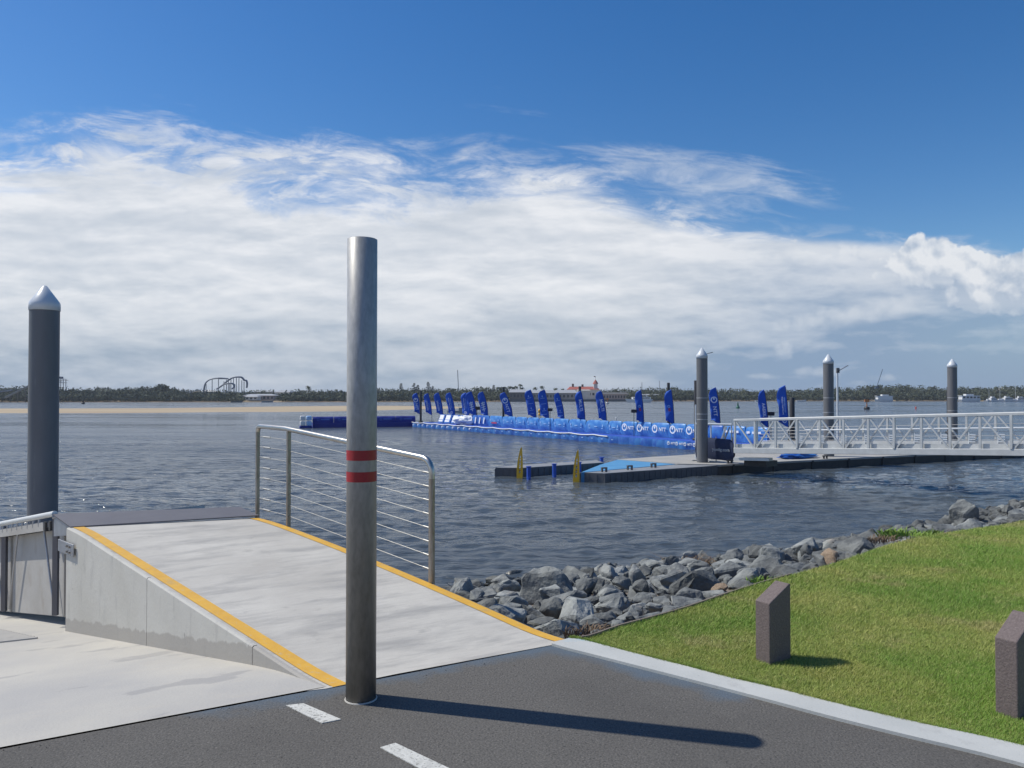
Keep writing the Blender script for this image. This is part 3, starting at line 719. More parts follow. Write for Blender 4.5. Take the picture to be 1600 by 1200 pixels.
# hinge bracket on the wall
def build_bracket():
    c = ramp_pt(RL - .16, 0); z = c.z - .17
    root = empty('steel_bracket', (c.x, c.y, z), math.atan2(US.y, US.x))
    tag(root, 'bolted galvanised bracket joining the ramp wall to the metal walkway', 'bracket')
    mb = MB(); mb.box((.10, .02, 0), (.42, .012, .11)); bp = mb.build('bracket_plate', M_['alu_grey'], root, bevel=.003)
    for x in (-.03, .04):
        for zz in (-.025, .025):
            mb = MB(); n = 6
            vs = [(x + .011 * math.cos(a), .026 + .0, zz + .011 * math.sin(a)) for a in [i * math.pi / 3 for i in range(6)]]
            vs2 = [(p[0], .040, p[2]) for p in vs]
            mb.add(vs + vs2, [tuple(range(6, 12))[::-1]] + [(i, (i + 1) % 6, (i + 1) % 6 + 6, i + 6) for i in range(6)]); mb.build('bolt', M_['stain_post'], bp)
build_bracket()

# ------------------------------------------------------------------ handrail
def build_handrail():
    b0 = B0 + VD * .012
    def P(s, z): q = b0 + US * s; return Vector((q.x, q.y, z))
    s1, s2, s3 = 1.37, 3.49, 4.09
    g1, g2, g3 = [(1.30 - .083 * q / .945) * ramp_z(q / .945) for q in (s1, s2, s3)]
    zt = [1.108, 1.285, 1.300]
    root = empty('handrail', tuple(P(s1, g1)))
    tag(root, 'stainless steel handrail with horizontal cables along the right side of the ramp', 'handrail')
    b = Vector(root.location); r = .0245
    rad = .12
    d = (P(s2, zt[1]) - P(s1, zt[0])).normalized()
    pts = []
    c0 = P(s1, zt[0])
    for i in range(8):
        t = i / 7; a0 = c0 + Vector((0, 0, -rad)); a1 = c0; a2 = c0 + d * rad
        pts.append((a0 * (1 - t) ** 2 + a1 * 2 * t * (1 - t) + a2 * t * t))
    full = [P(s1, zt[0] - .16)] + pts + [P(s2 - .05, zt[1] - .005), P(s2 + .05, zt[1] + .004)]
    c0 = P(s3, zt[2])
    for i in range(7):
        t = i / 6; a0 = P(s3 - .06, zt[2] - .001); a2 = c0 + Vector((0, 0, -.06))
        full.append(a0 * (1 - t) ** 2 + c0 * 2 * t * (1 - t) + a2 * t * t)
    mb = MB(); mb.tube([p - b for p in full], r, 16); mb.build('top_rail', M_['stainless'], root)
    mb = MB(); mb.tube([P(s1, g1 - .02) - b, P(s1, zt[0] - .15) - b], r * 1.02, 16); mb.build('post', M_['stain_post'], root)
    mb = MB(); mb.bar(P(s2, g2 - .10) - b, P(s2, zt[1] - .018) - b, .042, .026, up=(US.x, US.y, 0)); mb.build('post', M_['stain_post'], root, bevel=.006)
    mb = MB(); mb.bar(P(s3, g3 - .10) - b, P(s3, zt[2] - .05) - b, .040, .026, up=(US.x, US.y, 0)); mb.build('post', M_['stain_post'], root, bevel=.006)
    for k in range(8):
        f = (k + 1) / 8.75
        za = zt[0] * (1 - f) + (g1 + .02) * f; zb = zt[1] * (1 - f) + (g2 + .02) * f; zc = zt[2] * (1 - f) + (g3 + .02) * f
        mb = MB(); mb.tube([P(s1 + .02, za) - b, P(s2, zb) - b, P(s3, zc) - b], .0030, 6)
        mb.tube([P(s1 + .02, za) - b, P(s1 + .10, za + (zb - za) * .035) - b], .0075, 6)
        mb.tube([P(s3 - .25, zc + (zb - zc) * .42) - b, P(s3 - .12, zc + (zb - zc) * .2) - b], .0085, 6)
        mb.build('cable', M_['wire'], root)
build_handrail()

# ------------------------------------------------------------------ big steel pole on the asphalt
def build_pole():
    x, y = G(565.5, 1101); y += .08
    x = (565.5 - 800) / F * y
    h = 2.445; r = .0795
    root = empty('steel_pole', (x, y, 0))
    tag(root, 'tall galvanised steel bollard pole with two red reflective bands standing on asphalt', 'pole')
    mb = MB(); mb.lathe([(r * .93, .02), (r, .0), (r, h - .004), (r - .007, h), (r - .007, h - .03)], 64, smooth=True); mb.lathe([(r - .007, h - .02), (.001, h - .02)], 64, smooth=False)
    po = mb.build('pole', M_['galv'], root)
    for z0, z1, m, n in ((1.265, 1.318, 'red_tape', 'red_band'), (1.152, 1.205, 'red_tape', 'red_band')):
        mb = MB(); e = .0006 if m == 'red_tape' else .0004
        mb.lathe([(r + e, z0), (r + e, z1)], 64); mb.build(n, M_[m], po)
    mb = MB(); mb.lathe([(r + .006, .0), (r + .005, .004), (r + .001, .006)], 48); mb.build('grout_collar', M_['ramp'], root)
build_pole()

# ------------------------------------------------------------------ low bollards on the lawn
def build_bollard(C, label, h0, h1, B, Wd, ang):
    root = empty('lawn_bollard', (C[0], C[1], 0), ang)
    tag(root, label, 'bollard', 'brown sloped-top bollards on the lawn')
    # local: corner nearest the viewer at the origin, x away along the slope, y to the left
    vs = []
    for z in (-.05, None):
        for x, y in ((0, 0), (B, 0), (B, Wd), (0, Wd)): vs.append((x, y, z if z is not None else (h0 if x == 0 else h1)))
    xm = B * .93
    vs += [(xm, 0, h1), (xm, Wd, h1)]
    vs[5] = (B, 0, h1); vs[6] = (B, Wd, h1)
    mb = MB(); mb.add(vs, [(3, 2, 1, 0), (0, 1, 5, 8, 4), (2, 3, 7, 9, 6), (1, 2, 6, 5), (3, 0, 4, 7), (4, 8, 9, 7), (8, 5, 6, 9)])
    mb.build('post', M_['hbollard'], root, bevel=.006)
c1 = G(1203, 1043); c2 = G(1591, 1130)
build_bollard(c1, 'short brown slant-topped bollard on the grass, the more distant of two', .375, .468, .195, .105, R(33))
build_bollard(c2, 'nearer brown slant-topped bollard on the grass, cut off by the right side', .395, .50, .2, .105, R(33))

# ------------------------------------------------------------------ pontoon piles
def build_pile(px, D, label, r=.205, apex=3.42, bands=True, arm=False, group='white-capped mooring piles'):
    x = (px - 800) / F * D
    root = empty('mooring_pile', (x, D, WL))
    tag(root, label, 'pile', group)
    H = apex - WL; cone = .29; cap = .11
    mb = MB(); mb.lathe([(r, -1.2), (r, H - cone - cap)], 40); mb.build('sleeve', M_['pile'], root)
    mb = MB(); R1 = r * 1.04
    mb.lathe([(r * .9, H - cone - cap - .001), (R1, H - cone - cap - .001), (R1 * 1.0, H - cone - .012), (R1 * .96, H - cone + .02), (.03, H - .01), (.001, H)], 40); cc = mb.build('cone_cap', M_['cap'], root)
    if bands:
        mb = MB()
        for z in (2.15, 1.95, 2.75):
            mb.lathe([(r, z - .0), (r + .002, z - .0), (r + .002, z + .012), (r, z + .012)], 32)
        mb.build('joint_ring', M_['cap'], root)
    if arm:
        mb = MB(); mb.bar((r * .8, 0, H - cone + .06), (r * 2.0, 0, H - cone + .12), .03); mb.build('sensor_arm', M_['alu_grey'], cc)
build_pile(68.5, 12.1, 'tall grey mooring pile with white cone cap behind the walkway at the far left', r=.212, apex=3.36, bands=False)
build_pile(1097, 28.8, 'grey mooring pile with white cone standing on the pontoon beside the navy banner', apex=3.44, arm=True)
build_pile(1294.5, 31.7, 'grey mooring pile with white cone behind the truss bridge, next to the lamp post', apex=3.36)
build_pile(1488, 35.6, 'rightmost grey mooring pile with white cone behind the truss bridge', apex=3.36)

# ------------------------------------------------------------------ main pontoon
DZ = -.85
PD = Vector((.897, .443)); PN = Vector((-.443, .897)); P0 = Vector((6.65, 27.4))
def build_pontoon():
    root = empty('concrete_pontoon', (P0.x, P0.y, WL))
    tag(root, 'long floating pontoon with pale concrete deck and dark fender below the truss bridge', 'pontoon')
    b = Vector((P0.x, P0.y))
    L = 34
    near = P0 + PD * 0; 
    a = P0; c = P0 + PD * L; d = c + PN * 4.4
    far = P0 + PN * 4.6
    tip = Vector(G(965, 717.5, DZ)); tip2 = Vector(G(1058, 724.5, DZ))
    poly = [tuple(p - b) for p in (tip2, Vector(G(1118, 729, DZ)), P0 + PD * 1.0 - PN * .02, c, d, Vector(G(1087, 709.5, DZ)), tip)]
    poly = [poly[0], poly[2], poly[3], poly[4], poly[5], poly[6]]
    mb = MB(); mb.prism(poly, DZ - .07 - WL, DZ - WL); mb.build('deck', M_['deck'], root)
    ins = lambda p, k: (p[0] + (PN * k).x, p[1] + (PN * k).y)
    mb = MB(); mb.prism([ins(poly[0], .02), ins(poly[1], .02), ins(poly[2], .02), poly[3], poly[4], poly[5]], -.35, DZ - .07 - WL - .002); mb.build('hull', M_['dock_side'], root)
    mb = MB()
    for k in range(17):
        q = P0 + PD * (1.6 + k * 2.0) - b; mb.box((q.x, q.y, .16), (.10, .06, .34), math.atan2(PD.y, PD.x))
    mb.build('fender_strips', M_['rubber'], root)
    for t in (1.6, 6.5, 11.5, 17, 23):
        q = P0 + PD * t + PN * .18 - b
        mb = MB(); mb.box((q.x - .08 * PD.x, q.y - .08 * PD.y, DZ - WL + .05), (.05, .05, .10), math.atan2(PD.y, PD.x)); mb.box((q.x + .08 * PD.x, q.y + .08 * PD.y, DZ - WL + .05), (.05, .05, .10), math.atan2(PD.y, PD.x))
        mb.box((q.x, q.y, DZ - WL + .11), (.30, .05, .04), math.atan2(PD.y, PD.x)); mb.build('cleat', M_['rubber'], root)
build_pontoon()
def float_dock(poly, name, label, ztop=-.885, cat='floating dock'):
    c = Vector((sum(p[0] for p in poly) / len(poly), sum(p[1] for p in poly) / len(poly)))
    root = empty(name, (c.x, c.y, WL)); tag(root, label, cat, 'grey modular floating docks')
    pl = [(p[0] - c.x, p[1] - c.y) for p in poly]
    mbb = MB(); mbb.prism(pl, -.2, ztop - WL - .02)
    def shrink(pl, k):
        return [(x * (1 - k), y * (1 - k)) for x, y in pl]
    mb = MB(); mb.prism(pl, ztop - WL - .018, ztop - WL); mb.build('float_top', M_['float_top'], root)
    # module seams: vertical ribs around the sides
    n = len(pl); mb = mbb
    for i in range(n):
        a, b_ = Vector(pl[i]), Vector(pl[(i + 1) % n]); L = (b_ - a).length; k = max(1, round(L / .25)); d = (b_ - a).normalized(); nn = Vector((d.y, -d.x))
        if nn.dot((a + b_) / 2) < 0: nn = -nn
        for j in range(k + 1):
            q = a.lerp(b_, j / k) + nn * .006
            mb.box((q.x, q.y, .12), (.045, .03, .30), math.atan2(d.y, d.x))
    mbb.build('float_body', M_['float'], root)
    return root
n1, n2, n3 = Vector(G(945, 739.5, -.885)), Vector(G(1093, 728.5, -.885)), Vector(G(1058, 725.5, -.885))
n0 = Vector(G(906, 738, -.885))
rd = float_dock([tuple(n1), tuple(n2 + PD * 1.0), tuple(n3 + PD * 1.2), tuple(n3), tuple(n0)], 'floating_dock', 'grey modular floating dock arm along the near side of the light blue mat')
m1, m2 = Vector(G(815, 731, -.885)), Vector(G(943, 722.5, -.885))
rd2 = float_dock([tuple(m1), tuple(m2), tuple(m2 + PN * .95 + PD * .3), tuple(m1 + PN * .95 - PD * .0), tuple(m1 + PN * .55 - PD * .75)], 'floating_dock', 'separate low grey modular floating dock on the left of the light blue mat')
# light blue mat
def build_mat():
    pts = [Vector(G(908, 738, -.87)), Vector(G(1057, 725, -.87)), Vector(G(970, 717, -.87)), Vector(G(938, 726, -.87))]
    c = sum(pts, Vector((0, 0))) / 4; root = empty('launch_mat', (c.x, c.y, -.87)); tag(root, 'flat light blue launch mat lying between the dock arms', 'mat')
    pl = [tuple(p - c) for p in pts]
    mb = MB(); mb.prism(pl, -.42, 0); mb.build('mat_surface', M_['blue_mat'], root)
build_mat()
# small posts (cleats) on docks
def post_at(px, py, z, h, m, label, cat, group, w=.10):
    x, y = G(px, py, z); mb = MB(); mb.box((0, 0, h / 2), (w, w, h), R(25)); mb.box((0, 0, h + .015), (w * 1.3, w * 1.3, .03), R(25))
    o = mb.build('dock_cleat' if m != 'blue_float' else 'dock_post', M_[m], None, bevel=.01, loc=(x, y, z)); tag(o, label, cat, group)
for px, py, w in ((826, 743.0, 'leftmost blue dock post on the near side of the left dock, by the yellow fin'), (866, 738.5, 'middle blue dock post on the near side of the left dock'), (940, 727, 'blue dock post at the inner right end of the left dock'), (905, 735.5, 'blue dock post just behind the nearer yellow fin')):
    x, y = G(px, py, -1.05); mb = MB(); mb.box((0, 0, .12), (.12, .09, .40), R(26)); mb.box((0, 0, .33), (.16, .12, .03), R(26)); mb.box((0, 0, -.08), (.09, .14, .12), R(26))
    tag(mb.build('dock_post', M_['blue_float'], None, bevel=.01, loc=(x, y, -1.08)), w, 'post', 'blue dock posts')
for px, py, w in ((944, 737.3, 'nearest dark dock cleat beside the light blue mat'), (984, 734, 'middle dark dock cleat beside the light blue mat'), (1021, 730.5, 'dark dock cleat at the right end of the light blue mat')):
    x, y = G(px, py, -.885); mb = MB(); mb.box((-.07, 0, .07), (.06, .06, .14), R(26)); mb.box((.07, 0, .07), (.06, .06, .14), R(26)); mb.box((0, 0, .13), (.22, .08, .05), R(26))
    tag(mb.build('dock_cleat', M_['float'], None, bevel=.01, loc=(x, y, -.885)), w, 'cleat', 'dark dock cleats')
# yellow fins
def build_fin(px, label, D):
    x = (px - 800) / F * D
    root = empty('yellow_fin', (x, D, WL), R(-8)); tag(root, label, 'dock fin', 'yellow curved dock fins')
    H = 1.06; n = 18
    def ctr(t): return .11 - hw(t) + .03 * math.sin(t * 2.6) - .03 * t * t
    def hw(t): return .098 * (1 - t ** 2.6) ** .75 * (.80 + .22 * math.sin(t * math.pi)) + .012
    mb = MB()
    rails = []
    for sgn in (-1, 1):
        vs = []; fs = []
        for i in range(n + 1):
            t = i / n; c = ctr(t); w = hw(t); z = -.25 + (H + .25) * t
            inner = w * (.26 if .30 < t < .80 else 0.0)
            for xx, yy in ((c + sgn * w, -.05 * (1 - t * .6)), (c + sgn * inner, -.05 * (1 - t * .6)), (c + sgn * inner, .05 * (1 - t * .6)), (c + sgn * w, .05 * (1 - t * .6))): vs.append((xx, yy, z))
        for i in range(n):
            for k in range(4):
                a = i * 4 + k; b = i * 4 + (k + 1) % 4; fs.append((a, b, b + 4, a + 4))
        fs += [(0, 1, 2, 3), (n * 4 + 3, n * 4 + 2, n * 4 + 1, n * 4)]
        mb.add(vs, fs)
    for t in (.30, .40, .50, .60, .70, .79):
        c = ctr(t); w = hw(t) * .5; z = -.25 + (H + .25) * t
        mb.add([(c - w, -.03, z - .03), (c + w, -.03, z + .012), (c + w, -.03, z + .045), (c - w, -.03, z + .0), (c - w, .03, z - .03), (c + w, .03, z + .012), (c + w, .03, z + .045), (c - w, .03, z)],
               [(0, 1, 2, 3), (7, 6, 5, 4), (3, 2, 6, 7), (0, 4, 5, 1)])
    mb.build('fin_frame', M_['horn'], root)
    for t in (.35, .45, .55, .65):  # white triangles stand in for bright sky seen through the fin holes
        mb = MB(); c = ctr(t); z = -.25 + (H + .25) * t; k = .036
        mb.add([(c - k, .012, z + .01), (c + k, .012, z + .03), (c, .012, z - .035), (c - k, .0, z + .01), (c + k, .0, z + .03), (c, .0, z - .035)], [(0, 1, 2), (5, 4, 3), (0, 3, 4, 1), (1, 4, 5, 2), (2, 5, 3, 0)]); mb.build('hole_glint', M_['cap'], root)
build_fin(811, 'curved yellow plastic fin rising from the water at the tip of the left dock', 26.55)
build_fin(899, 'curved yellow plastic fin rising from the water at the tip of the nearer dock arm', 25.2)

# ------------------------------------------------------------------ truss gangway
GL = Vector((7.89, 27.2)); GD = Vector((.692, -.722)); GN = Vector((.722, .692))
def build_gangway():
    root = empty('truss_gangway', (GL.x, GL.y, DZ)); tag(root, 'silver aluminium truss gangway bridge from the shore down to the pontoon', 'gangway')
    b = Vector((GL.x, GL.y, DZ))
    bay = .766; nb = 17; L = bay * nb
    zt = lambda t: .77 + .0425 * t; zb = lambda t: -.30 + .0445 * t
    def P(t, w, z): q = GL + GD * t + GN * w; return Vector((q.x, q.y, z)) - b
    for w in (0, 1.55):
        mb = MB(); mb.bar(P(-.04, w, zt(0)), P(L, w, zt(L)), .085, .085); mb.build('top_chord', M_['alu'], root, bevel=.012)
        mb = MB(); mb.bar(P(-.04, w, zb(0)), P(L, w, zb(L)), .08, .19); mb.build('bottom_chord', M_['alu'], root, bevel=.01)
        for k in range(nb + 1):
            t = k * bay; hv = (k % 4 == 3); ww = .12 if hv else .065
            if w > 0 and k < 4: ww = .06
            mb = MB(); mb.bar(P(t, w, zb(t) + .095), P(t, w, zt(t) - .04), ww, .06, up=(GD.x, GD.y, 0)); mb.build('upright', M_['alu'], root)
            if k < nb:
                t2 = t + bay; mb = MB()
                if k % 2 == 0: mb.bar(P(t + .06, w, zt(t) - .05), P(t2 - .04, w, zb(t2) + .10), .056, .045)
                else: mb.bar(P(t + .06, w, zb(t) + .10), P(t2 - .06, w, zt(t2) - .05), .056, .045)
                mb.build('diagonal', M_['alu'], root)
    mb = MB(); mb.bar(P(0, .775, zb(0) + .03), P(L, .775, zb(L) + .03), 1.46, .05); mb.build('walking_deck', M_['alu_grey'], root)
    mb = MB(); mb.bar(P(.0, .09, zb(0) + .15), P(L, .09, zb(L) + .15), .012, .16); mb.build('toe_board', M_['alu'], root)
    mb = MB(); mb.bar(P(.0, 1.46, zb(0) + .16), P(L, 1.46, zb(L) + .16), .012, .22); mb.build('toe_board', M_['alu'], root)
    mb = MB(); mb.tube([P(1.9, 1.44, zt(2) - .42), P(L, 1.44, zt(L) - .42)], .026, 10); mb.build('inner_handrail', M_['cap'], root)
    for i in range(5):
        mb = MB(); z = .30 + i * .115; mb.tube([P(.1, 1.47, zb(0) + z), P(L, 1.47, zb(L) + z)], .007, 6); mb.build('infill_rail', M_['alu_grey'], root)
    for k in range(2, nb + 1, 1):
        mb = MB(); t = k * bay + .09; mb.bar(P(t, 1.44, zb(t) + .16), P(t, 1.44, zb(t) + .52), .02, .02)
        for i in range(4):
            z = .24 + i * .07; t = k * bay + .13; mb.bar(P(t - .04, 1.42, zb(t) + z), P(t + .14, 1.42, zb(t) + z), .03, .03)
        mb.build('cable_clamp', M_['cap'], root)
    mb = MB(); mb.bar(P(-.1, .2, DZ + .24), P(1.25, .2, DZ + .30), .25, .10); mb.build('landing_flap', M_['alu'], root)
    mb = MB(); mb.bar(P(.15, .75, DZ + .10), P(1.0, .75, DZ + .10), .8, .2); mb.build('roller_base', M_['black'], root)
build_gangway()
# shore abutment of the gangway
q = GL + GD * 13.1 + GN * .8
mb = MB(); mb.box((0, 0, 0), (1.2, 2.6, 1.4), math.atan2(GD.y, GD.x)); tag(mb.build('gangway_abutment', M_['wall_beam'], loc=(q.x, q.y, -.55), bevel=.02), 'concrete abutment block carrying the shore end of the truss gangway', 'abutment')

# navy banner fence + white railing by the pile
def text_mesh(s, size, m, shear=0, thick=.004):
    key = (s, size, m.name, shear)
    if key in TXT: return TXT[key]
    cu = bpy.data.curves.new('lettering', 'FONT'); cu.body = s; cu.size = size; cu.align_x = 'CENTER'; cu.align_y = 'CENTER'; cu.extrude = thick; cu.shear = shear; cu.resolution_u = 2; cu.offset = size * .012
    o = bpy.data.objects.new('lettering', cu); COL.objects.link(o); bpy.context.view_layer.update()
    me = bpy.data.meshes.new_from_object(o.evaluated_get(bpy.context.evaluated_depsgraph_get())); me.name = 'lettering'
    bpy.data.objects.remove(o); bpy.data.curves.remove(cu)
    me.materials.clear(); me.materials.append(m); TXT[key] = me; return me
TXT = {}
def put_text(parent, s, size, m, loc, M3, shear=0):
    o = bpy.data.objects.new('lettering', text_mesh(s, size, m, shear)); COL.objects.link(o); o.parent = parent
    o.matrix_local = Matrix.Translation(loc) @ M3.to_4x4(); return o
def basis(x, y):      # x: reading direction, y: up of letters
    x = Vector(x).normalized(); y = Vector(y); y = (y - x * y.dot(x)).normalized(); z = x.cross(y)
    return Matrix((x, y, z)).transposed()
def build_navy():
    a = W(1088, 700, 29.6); c = W(1147, 700, 28.3)
    root = empty('event_banner', (a.x, a.y, DZ)); tag(root, 'navy blue fabric banner with small white lettering on the pontoon behind the pile', 'banner')
    d = (c - a); d.z = 0; Ln = d.length; d.normalize(); n = Vector((-d.y, d.x, 0))
    if n.y > 0: n = -n
    nx, nz = 24, 8; vs = []; fs = []
    for sgn in (1, -1):
        for j in range(nz + 1):
            for i in range(nx + 1):
                u = i / nx; v = j / nz; x = u * Ln; z = .12 + .80 * v + .0 - .05 * u
                # rounded right corners
                if u > .9: z += (-1 if v > .5 else 1) * ((u - .9) / .1) ** 2 * .16 * abs(v - .5) * 2
                y = .06 * sgn * math.sqrt(max(0, 1 - (2 * v - 1) ** 2)) + .025 * math.sin(u * 17 + v * 5)
                p = d * x + n * y; vs.append((p.x, p.y, z))
    m = nx + 1
    for j in range(nz):
        for i in range(nx):
            a0 = j * m + i; fs.append((a0, a0 + 1, a0 + 1 + m, a0 + m)); a1 = a0 + m * (nz + 1); fs.append((a1, a1 + m, a1 + m + 1, a1 + 1))
    cl = mesh_obj('banner_cloth', vs, fs, M_['navy'], root, smooth=True)
    put_text(cl, 'yoetig.com', .17, M_['pale_print_grey'], d * (Ln * .70) + n * .10 + Vector((0, 0, .48)), basis(d, (0, 0, 1)))
    for t in (.03, .5, .93):
        p = d * Ln * t - n * .08; mb = MB(); mb.tube([(p.x, p.y, 0), (p.x, p.y, .95)], .02, 8); mb.build('post', M_['alu_grey'], root)
        mb = MB(); mb.bar((p.x, p.y, .02), (p.x + n.x * .4, p.y + n.y * .4, .02), .05, .03); mb.build('foot', M_['alu_grey'], root)
M_['pale_print_grey'] = mat('grey_lettering', (.42, .46, .52), .7)
build_navy()
def build_white_rail():
    D = 30.3
    a = W(1087, 662, D); c = W(1143, 662, D - .6)
    root = empty('white_railing', (a.x, a.y, DZ)); tag(root, 'short white tubular railing on the pontoon behind the navy banner', 'railing')
    A = Vector((0, 0, 0)); d = c - a; d.z = 0; H = a.z - DZ
    mb = MB(); mb.tube([A + Vector((0, 0, H)), d + Vector((0, 0, H - .02))], .045, 10); mb.build('top_rail', M_['cap'], root)
    for t in (0, .43, .8, 1):
        mb = MB(); mb.tube([d * t, d * t + Vector((0, 0, H))], .028, 8); mb.build('post', M_['alu'], root)
    mb = MB(); mb.bar(d * .62 + Vector((0, 0, .45)), d * .86 + Vector((0, 0, H - .1)), .14, .05); mb.build('brace', M_['cap'], root)
    mb = MB(); mb.tube([d * .72 + Vector((0, 0, .45)), d * .95 + Vector((0, 0, H - .1))], .025, 8); mb.build('brace', M_['alu_grey'], root)
    mb = MB(); mb.tube([(0, 0, 0), (0, 0, H + .75)], .03, 8); mb.build('mast', M_['cap'], root)
build_white_rail()
# dark light box beside the pile, and dark piles further out
def dark_pile(px, D, ytop, w, label, boxonly=False):
    x = (px - 800) / F * D; top = W(px, ytop, D).z; r = w / 2 / F * D
    root = empty('dark_pile', (x, D, WL)); tag(root, label, 'pile', 'dark uncapped piles')
    mb = MB(); mb.lathe([(r, -.8), (r, top - WL), (r * .9, top - WL + .02), (.001, top - WL + .02)], 20); mb.build('sleeve', M_['black'], root)
    mb = MB(); mb.lathe([(r + .03, .42), (r + .09, .42), (r + .09, .55), (r + .03, .55)], 20); mb.build('guide_ring', M_['rubber'], root)
dark_pile(657.5, 70.5, 610.5, 3.4, 'thin dark pile beside the leftmost feather flag')
dark_pile(786.5, 64.5, 605, 3.6, 'dark pile behind the leaning flag with ring logo and NTT near the middle')
dark_pile(906, 55.5, 604, 4.2, 'dark pile behind the left one of the two white-lettered flags')
dark_pile(1044.5, 48, 598.5, 4.6, 'dark grey pile behind the flag with the small red logo')
dark_pile(1087.5, 42.0, 595, 6, 'dark pile showing just left of the pontoon pile')
dark_pile(1237.5, 41.0, 622, 7.8, 'short black pile behind the truss gangway beside the rightmost flag')
dark_pile(1482, 50, 605, 5.5, 'dark pile peeping out left of the rightmost capped pile')

# lamp post
def build_lamp():
    D = 33.5; x = (1308.5 - 800) / F * D
    root = empty('lamp_post', (x, D, DZ)); tag(root, 'slim pale lamp post with angled solar panel arm behind the truss gangway', 'lamp post')
    H = W(1308, 577, D).z - DZ
    mb = MB(); mb.tube([(0, 0, 0), (0, 0, H)], [.05, .038], 10); mb.build('pole', M_['cap'], root)
    mb = MB(); mb.bar((0, 0, H - .10), (.46, 0, H + .17), .10, .03); mb.build('lamp_head', M_['alu_grey'], root)
    mb = MB(); mb.box((.02, 0, H - .05), (.12, .1, .22)); mb.build('battery_box', M_['pile'], root)
build_lamp()

# ------------------------------------------------------------------ event walkway with banners and flags
FA = Vector(G(645, 667, WL)); FB = Vector(G(1087, 703, WL)); FDir = (FB - FA).normalized(); FNr = Vector((-FDir.y, FDir.x))
if FNr.y < 0: FNr = -FNr
FLen = (FB - FA).length; WZ = -.78
BLb = FA + FNr * 1.55
def back_at(px, off=0.0):      # point of the banner line seen at pixel column px
    k = (px - 800) / F; o = BLb + FNr * off
    # (o.x + t dx) = k (o.y + t dy)
    t = (k * o.y - o.x) / (FDir.x - k * FDir.y); return o + FDir * t, t
def front_at(px):
    k = (px - 800) / F; t = (k * FA.y - FA.x) / (FDir.x - k * FDir.y); return FA + FDir * t, t
def build_event_walkway():
    root = empty('event_pontoon', (FA.x, FA.y, WL)); tag(root, 'long bright blue floating event pontoon running away across the river', 'pontoon')
    b = FA; L = FLen + 9; w = 2.1
    def P(t, n, z): q = FDir * t + FNr * n; return Vector((q.x, q.y, z - WL))
    mb = MB(); mb.bar(P(0, w / 2, WZ - .03), P(L, w / 2, WZ - .03), w, .06); mb.build('deck', M_['blue_float'], root)
    mb = MB(); mb.bar(P(.02, w / 2 + .03, WZ - .35), P(L, w / 2 + .03, WZ - .35), w - .06, .56); mb.build('float_rows', M_['blue_float'], root)
    # skirt banner in the front, folded in panels
    t = .0; k = 0
    while t < L - .5:
        ln = 1.0
        mb = MB(); z0, z1 = WL - .03, WZ + .015
        vs = []; fs = []
        for i in range(9):
            u = i / 8; n = -.03 - .05 * math.sin(math.pi * u)
            vs += [P(t + u * ln, n, z0), P(t + u * ln, n * 1.6, (z0 + z1) / 2), P(t + u * ln, n, z1 - .015 * math.sin(math.pi * u))]
        for i in range(8):
            a = i * 3; fs += [(a, a + 3, a + 4, a + 1), (a + 1, a + 4, a + 5, a + 2)]
        mb.add(vs, fs, True); mb.build('skirt_panel', M_['vinyl2'], root)
        mb = MB()
        if k < 12:
            mb.bar(P(t + .25, -.11, WL + .22), P(t + .62, -.11, WL + .22), .006, .15); mb.build('white_patch', M_['white_print'], root)
        elif t < FLen - 7 :
            mb.bar(P(t + .42, -.125, WL + .22), P(t + .60, -.125, WL + .22), .006, .04); mb.build('small_print', M_['pale_print'], root)
        t += ln; k += 1
    for px in (1050.5, 1063.5, 1076.5, 1091):
        q, tt = front_at(px); ring_logo(root, P(tt - .18, -.13, WL + .27), FDir.to_3d(), Vector((0, 0, 1)), .095, M_['white_print'])
        put_text(root, 'NTT', .17, M_['white_print'], P(tt + .16, -.13, WL + .265), basis(FDir.to_3d(), (0, 0, 1)), .2)
    # undulating white rope on the front edge
    pts = []
    q, t1 = front_at(951)
    for i in range(220):
        t = t1 * i / 219; pts.append(P(t, -.10, WZ + .03 - .055 * abs(math.sin(t * 1.25))))
    mb = MB(); mb.tube(pts, .035, 6); mb.build('rope', M_['white_print'], root)
def ring_logo(parent, c, x, y, r, m, flip=1):
    x = Vector(x).normalized(); y = Vector(y).normalized(); z = x.cross(y)
    mb = MB(); n = 20; vs = []; fs = []
    for k in range(n):
        a = 2 * math.pi * k / n; d = x * math.cos(a) + y * math.sin(a) * 1.0
        for rr, zz in ((r * .70, 0), (r, 0), (r, .008), (r * .70, .008)): vs.append(c + d * rr + z * zz)
    for k in range(n):
        for j in range(4):
            a = k * 4 + j; b_ = k * 4 + (j + 1) % 4; a2 = ((k + 1) % n) * 4 + j; b2 = ((k + 1) % n) * 4 + (j + 1) % 4
            fs.append((a, a2, b2, b_))
    mb.add(vs, fs)
    vs = []; n = 10; cc = c + y * r * .32
    for k in range(n):
        a = 2 * math.pi * k / n; vs.append(cc + x * math.cos(a) * r * .26 + y * math.sin(a) * r * .34 + z * .006)
    mb.add(vs, [tuple(range(n))]); mb.build('ring_logo', m, parent)
build_event_walkway()

